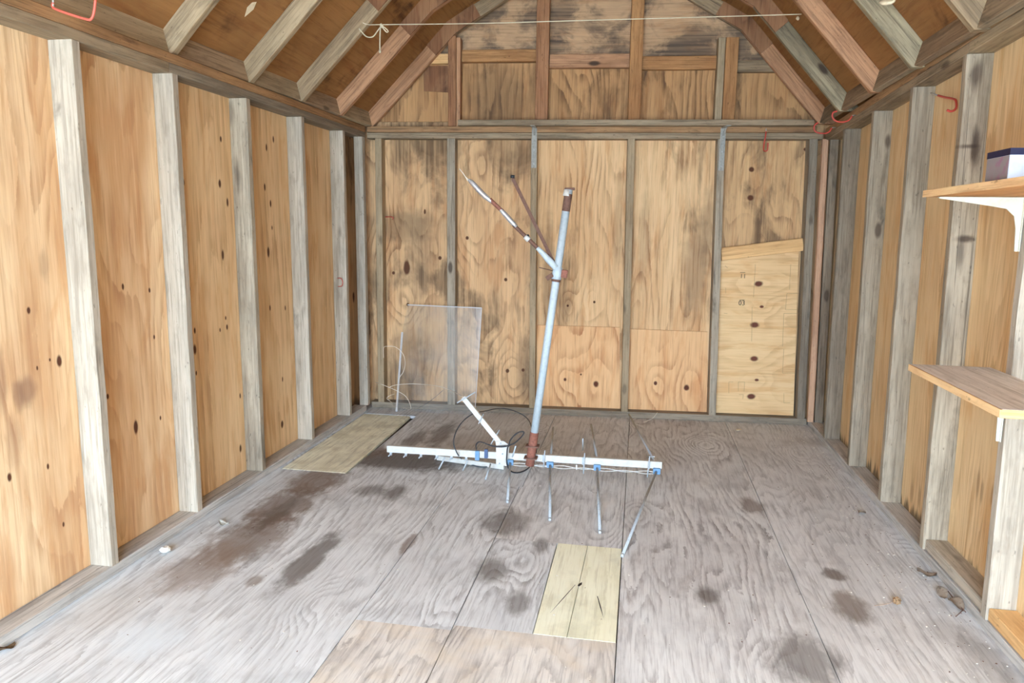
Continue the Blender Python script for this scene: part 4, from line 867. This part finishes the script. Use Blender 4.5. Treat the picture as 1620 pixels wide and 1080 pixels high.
# bracket on the mast with tube arm and rusty strap
cm = mt0.lerp(mt1, (735 - 427) / (735 - 300)); 
tube('mast_clamp', [cm - md * .03, cm + md * .03], .0245, M['galv'], AN, 16)
tube('clamp_ring', [cm - md * .042, cm - md * .030], .0235, M['rust_dark'], AN, 16)
bar('clamp_bolt', cm + bd * .022, cm + bd * .052 + Vector((0, 0, -.004)), (0, 0, 1), .038, .026, M['rust'], AN)
bar('clamp_bolt', cm - bd * .020 + Vector((0, -.012, -.006)), cm - bd * .050 + Vector((0, -.012, -.028)), (0, 0, 1), .022, .022, M['rust_dark'], AN)
am = lambda x, y, o=0: aty(x, y, cm.y - .01 + o)
tube('bolt_rod', [am(874, 428), am(862, 425, -.03), am(853, 423, -.05)], .0022, M['rust_dark'], AN, 6, 2)
tube('tube_arm', [am(880, 424), am(868, 411), am(858, 400), am(850, 392)], [.017, .0165, .013, .010], M['galv'], AN, 12, 2)
tube('tube_arm', [am(851, 393), am(842, 384), am(833, 375), am(820, 363), am(812, 355)], .0095, M['rust_dark'], AN, 10, 2, 'brown bare stretch of the arm')
tube('tube_arm', [am(817, 359), am(808, 349), am(798, 338), am(790, 329)], [.010, .013, .012, .009], M['foil'], AN, 10, 2, 'bright foil-wrapped stretch of the arm')
tube('tube_arm', [am(795, 334), am(784, 324), am(775, 315)], [.010, .010, .010], M['rust'], AN, 10, 2)
tube('tube_arm', [am(780, 320), am(768, 311), am(757, 300), am(746, 288), am(741, 284)], [.009, .0135, .0135, .012, .005], M['foil'], AN, 10, 2, 'bright foil-wrapped tip of the arm')
tube('white_tape', [am(837, 380), am(831, 374)], .0135, M['white_paint'], AN, 12)
tube('black_tape', [am(834, 376, .004), am(832, 372.5, .004)], .0142, M['black'], AN, 12)
tube('tip_wire', [am(746, 288), am(740, 283), am(737, 280), am(740, 286), am(734, 276), am(727, 267)], .0022, M['wire'], AN, 6, 3)
bar('rusty_strap', am(877, 417, .03), am(811, 282, .06), bd, .017, .006, M['rust_dark'], AN, 'flat dark rusty strap')
tube('strap_bolt', [am(808, 279, .06), am(814, 279.5, .06)], .008, M['black'], AN, 10)
# balun, plugs and the coaxial cable loop
bx = on_boom(756) + fwdp * .016
bar('balun', bx + Vector((0, 0, -.028)), bx + Vector((0, 0, .022)), bd, .022, .022, M['blue'], AN, 'blue plastic terminal')
bar('plug', on_boom(770) + fwdp * .018 + Vector((0, 0, -.014)), on_boom(770) + fwdp * .018 + Vector((0, 0, .034)), bd, .018, .018, M['navy_plug'], AN)
cp = lambda x, y, o=0: aty(x, y, hz.y - .03 + o)
tube('balun_lead', [cp(754, 711), cp(753, 704), cp(757, 699), cp(765, 700), cp(772, 703), cp(782, 706), cp(800, 705)], .003, M['black'], AN, 8, 4)
tube('coaxial_cable', [cp(772, 703), cp(786, 706.5), cp(803, 705), cp(808, 695), cp(818, 685), cp(828, 682.5), cp(827, 688), cp(815, 700), cp(804, 706), cp(802, 718), cp(802, 733, -.02), flo(807, 744, .008), flo(818, 747.5, .008), flo(832, 743, .008), cp(843, 732, .06), cp(848, 716, .08), cp(847, 703, .10)], .0036, M['black'], AN, 8, 5)
flc = lambda x, y, z=.010: flo(x, y, z)
tube('coaxial_cable', [flo(780, 737, .012), flo(762, 738.5, .008), flo(745, 734.5, .008), flo(733, 728, .012), cp(724, 718), cp(718, 703), cp(719, 690, .04), cp(726, 674, .12), cp(738, 661, .2), cp(752, 653, .28), flo(768, 650, .2), flo(790, 645.5, .15), flo(808, 648, .11), flo(825, 655, .07), flo(836, 664, .04), flo(841, 676, .03), flo(842, 690, .04)], .0034, M['coax'], AN, 8, 5)

# ------------------------------------------------------------------ thin loose wires in the back left corner
wy = lambda x, y, o=0: aty(x, y, 4.50 + o)
tube('loose_wire', [pa(733, 628, .03), wy(715, 618, -.4), wy(695, 611, -.25), wy(672, 608), wy(648, 607), wy(625, 609), wy(615, 613, .05)], .0016, M['wire'], None, 6, 5, 'thin pale wire arching from the white antenna arm to the corner', 'wire')
tube('loose_wire', [wy(594, 604, .15), wy(602, 607), wy(612, 611), wy(628, 618), wy(641, 626), wy(648, 637), wy(649.5, 647), flo(640, 645.5, .01), flo(628, 643.5, .01), wy(617, 634), wy(612, 630), wy(616, 626), wy(624, 623, .05)], .0016, M['wire'], None, 6, 5, 'thin pale wire curling down in a hook shape on the floor by the clear sheet', 'wire')
tube('loose_wire', [wy(607, 566, .1), wy(607, 550, .1), wy(614, 547.5, .1), wy(626, 549, .1), wy(637, 559, .1), wy(641, 573, .1), wy(638, 588, .1), wy(631, 600, .1), wy(629, 625, .05), flo(627, 648, .006)], .0016, M['wire'], None, 6, 5, 'thin pale wire looping up in front of the left edge of the clear sheet', 'wire')
tube('loose_wire', [flo(662, 645, .01), wy(670, 641), wy(682, 633), wy(693, 624), wy(701, 617)], .0013, M['coax'], None, 6, 5, 'fine dark wire slanting in front of the clear sheet', 'wire')
tube('loose_wire', [flo(988, 667, .01), backp(990, 670, -.12), backp(1005, 671, -.12), backp(1020, 667, -.1), backp(1033, 661, -.08), backp(1040, 652, -.03)], .0015, M['wire'], None, 6, 4, 'short pale wire curving against the back sole plate right of the mast', 'wire')

# ------------------------------------------------------------------ litter on the floor
def chip(name, px, py, r, h, mat, lab, cat, group=None, seed=0, squash=1.0, z=0.001, n=7):
    rn = random.Random(seed); c = flo(px, py, z); bm = bmesh.new()
    bmesh.ops.create_icosphere(bm, subdivisions=2, radius=1)
    for v in bm.verts:
        k = 1 + .28 * mnoise.noise(v.co * 1.7 + Vector((seed * 3.1, 0, 0)))
        v.co = Vector((v.co.x * r * k, v.co.y * r * squash * k, max(0, v.co.z * .5 + .5) * h * k))
    a = rn.random() * 6.28; bmesh.ops.rotate(bm, verts=bm.verts, cent=(0, 0, 0), matrix=Matrix.Rotation(a, 3, 'Z'))
    o = meshobj(name, bm, M[mat], None, False, Matrix.Translation(c)); return tag(o, lab, cat, group)
chip('stone', 262, 873, .022, .024, 'gravel', 'whitish pebble on the floor by the foot of the frontmost left stud', 'stone', seed=3)
chip('wood_chip', 1168, 681, .022, .010, 'chip', 'pale torn wood chip on the floor below the newest plywood patch', 'wood chip', seed=5, squash=.6)
# leaves: curled thin sheets
def leaf(px, py, size, seed, lab, mat='leaf', group=None):
    rn = random.Random(seed); bm = bmesh.new(); n = 7; grid = []
    for i in range(n):
        t = i / (n - 1); wdt = math.sin(math.pi * (t * .9 + .05)) * .5 * size; row = []
        for j in range(5):
            s_ = (j - 2) / 2
            row.append(bm.verts.new(((t - .5) * size * 1.7, s_ * wdt, .004 + abs(s_) * .35 * size * (.6 + .5 * math.sin(t * 5 + seed)) + .12 * size * math.sin(t * 4 + seed))))
        grid.append(row)
    for i in range(n - 1):
        for j in range(4): bm.faces.new((grid[i][j], grid[i + 1][j], grid[i + 1][j + 1], grid[i][j + 1]))
    ex = bmesh.ops.solidify(bm, geom=bm.faces[:], thickness=.0008)
    zmin = min(v.co.z for v in bm.verts)
    for v in bm.verts: v.co.z -= zmin
    o = meshobj('dry_leaf', bm, M[mat], None, True, Matrix.Translation(flo(px, py, .001)) @ Matrix.Rotation(rn.random() * 6.28, 4, 'Z'))
    return tag(o, lab, 'leaf', group)
leaf(1363, 812, .035, 1, 'pale curled leaf on the floor right of the antenna, below the third stud')
leaf(1466, 909, .038, 2, 'reddish dry leaf, farthest back of three at the foot of the right wall')
leaf(1490, 941, .036, 4, 'pale crumpled leaf at the foot of the right wall, between the two other leaves')
leaf(1512, 958, .044, 6, 'largest pale curled leaf at the foot of the right wall')
leaf(12, 1026, .03, 8, 'brown dry leaf at the lower left edge of the floor', 'cone')
leaf(354, 829, .032, 9, 'pale crumpled leaf on the floor between the first two left studs', 'gravel')
# spiky seed ball with a stem
c = flo(1419, 950, .014); bm = bmesh.new(); bmesh.ops.create_icosphere(bm, subdivisions=3, radius=.0115)
for v in bm.verts: v.co *= 1.0 + (.25 if (v.index % 3 == 0) else 0)
SB = root('seed_ball', (c.x, c.y, 0), 'brown spiky seed ball with a thin stem on the floor at the right', 'seed ball')
meshobj('ball', bm, M['cone'], SB, False, Matrix.Translation(c))
tube('stem', [c + Vector((-.011, 0, -.006)), flo(1400, 956, .003), flo(1383, 958, .003)], .0010, M['leaf'], SB, 5, 3)
# twigs
tube('twig', [flo(1500, 935, .004), flo(1515, 955, .006), flo(1528, 968, .004)], .0018, M['rust_dark'], None, 5, 2, 'thin dark twig among the leaves by the right wall', 'twig')
tube('twig', [flo(1512, 975, .004), flo(1520, 968, .006), flo(1524, 964, .004)], .0015, M['rust_dark'], None, 5, 2, 'short dark twig closest to the right sole plate', 'twig')
# uncountable crumbs
def crumbs(name, n, seed, mat, lab, cat, rr):
    rn = random.Random(seed); bm = bmesh.new()
    for i in range(n):
        if rn.random() < .45: x = 2.97 - abs(rn.gauss(0, .16)); y = rn.uniform(1.9, 4.9)
        elif rn.random() < .5: x = rn.uniform(.05, 2.9); y = yb(x) - abs(rn.gauss(0, .18)) - .01
        else: x = rn.uniform(.05, 2.9); y = rn.uniform(1.8, 4.7)
        if x < .02 or x > 2.965 or y > yb(x) - .01: continue
        r = rr * rn.uniform(.4, 1.3); q = bmesh.ops.create_icosphere(bm, subdivisions=1, radius=r)
        M_ = Matrix.Translation((x, y, r * .35)) @ Matrix.Rotation(rn.random() * 6.28, 4, 'Z') @ Matrix.Diagonal((1, rn.uniform(.3, 1), .4, 1))
        bmesh.ops.transform(bm, matrix=M_, verts=q['verts'])
    o = meshobj(name, bm, M[mat], None); return tag(o, lab, cat, None, 'stuff')
crumbs('wood_crumbs', 420, 1, 'gravel', 'fine pale crumbs and splinters scattered over the floor', 'debris', .0032)
crumbs('dirt_crumbs', 420, 2, 'rust_dark', 'fine dark grit scattered over the floor', 'debris', .0028)
bpy.context.view_layer.update()
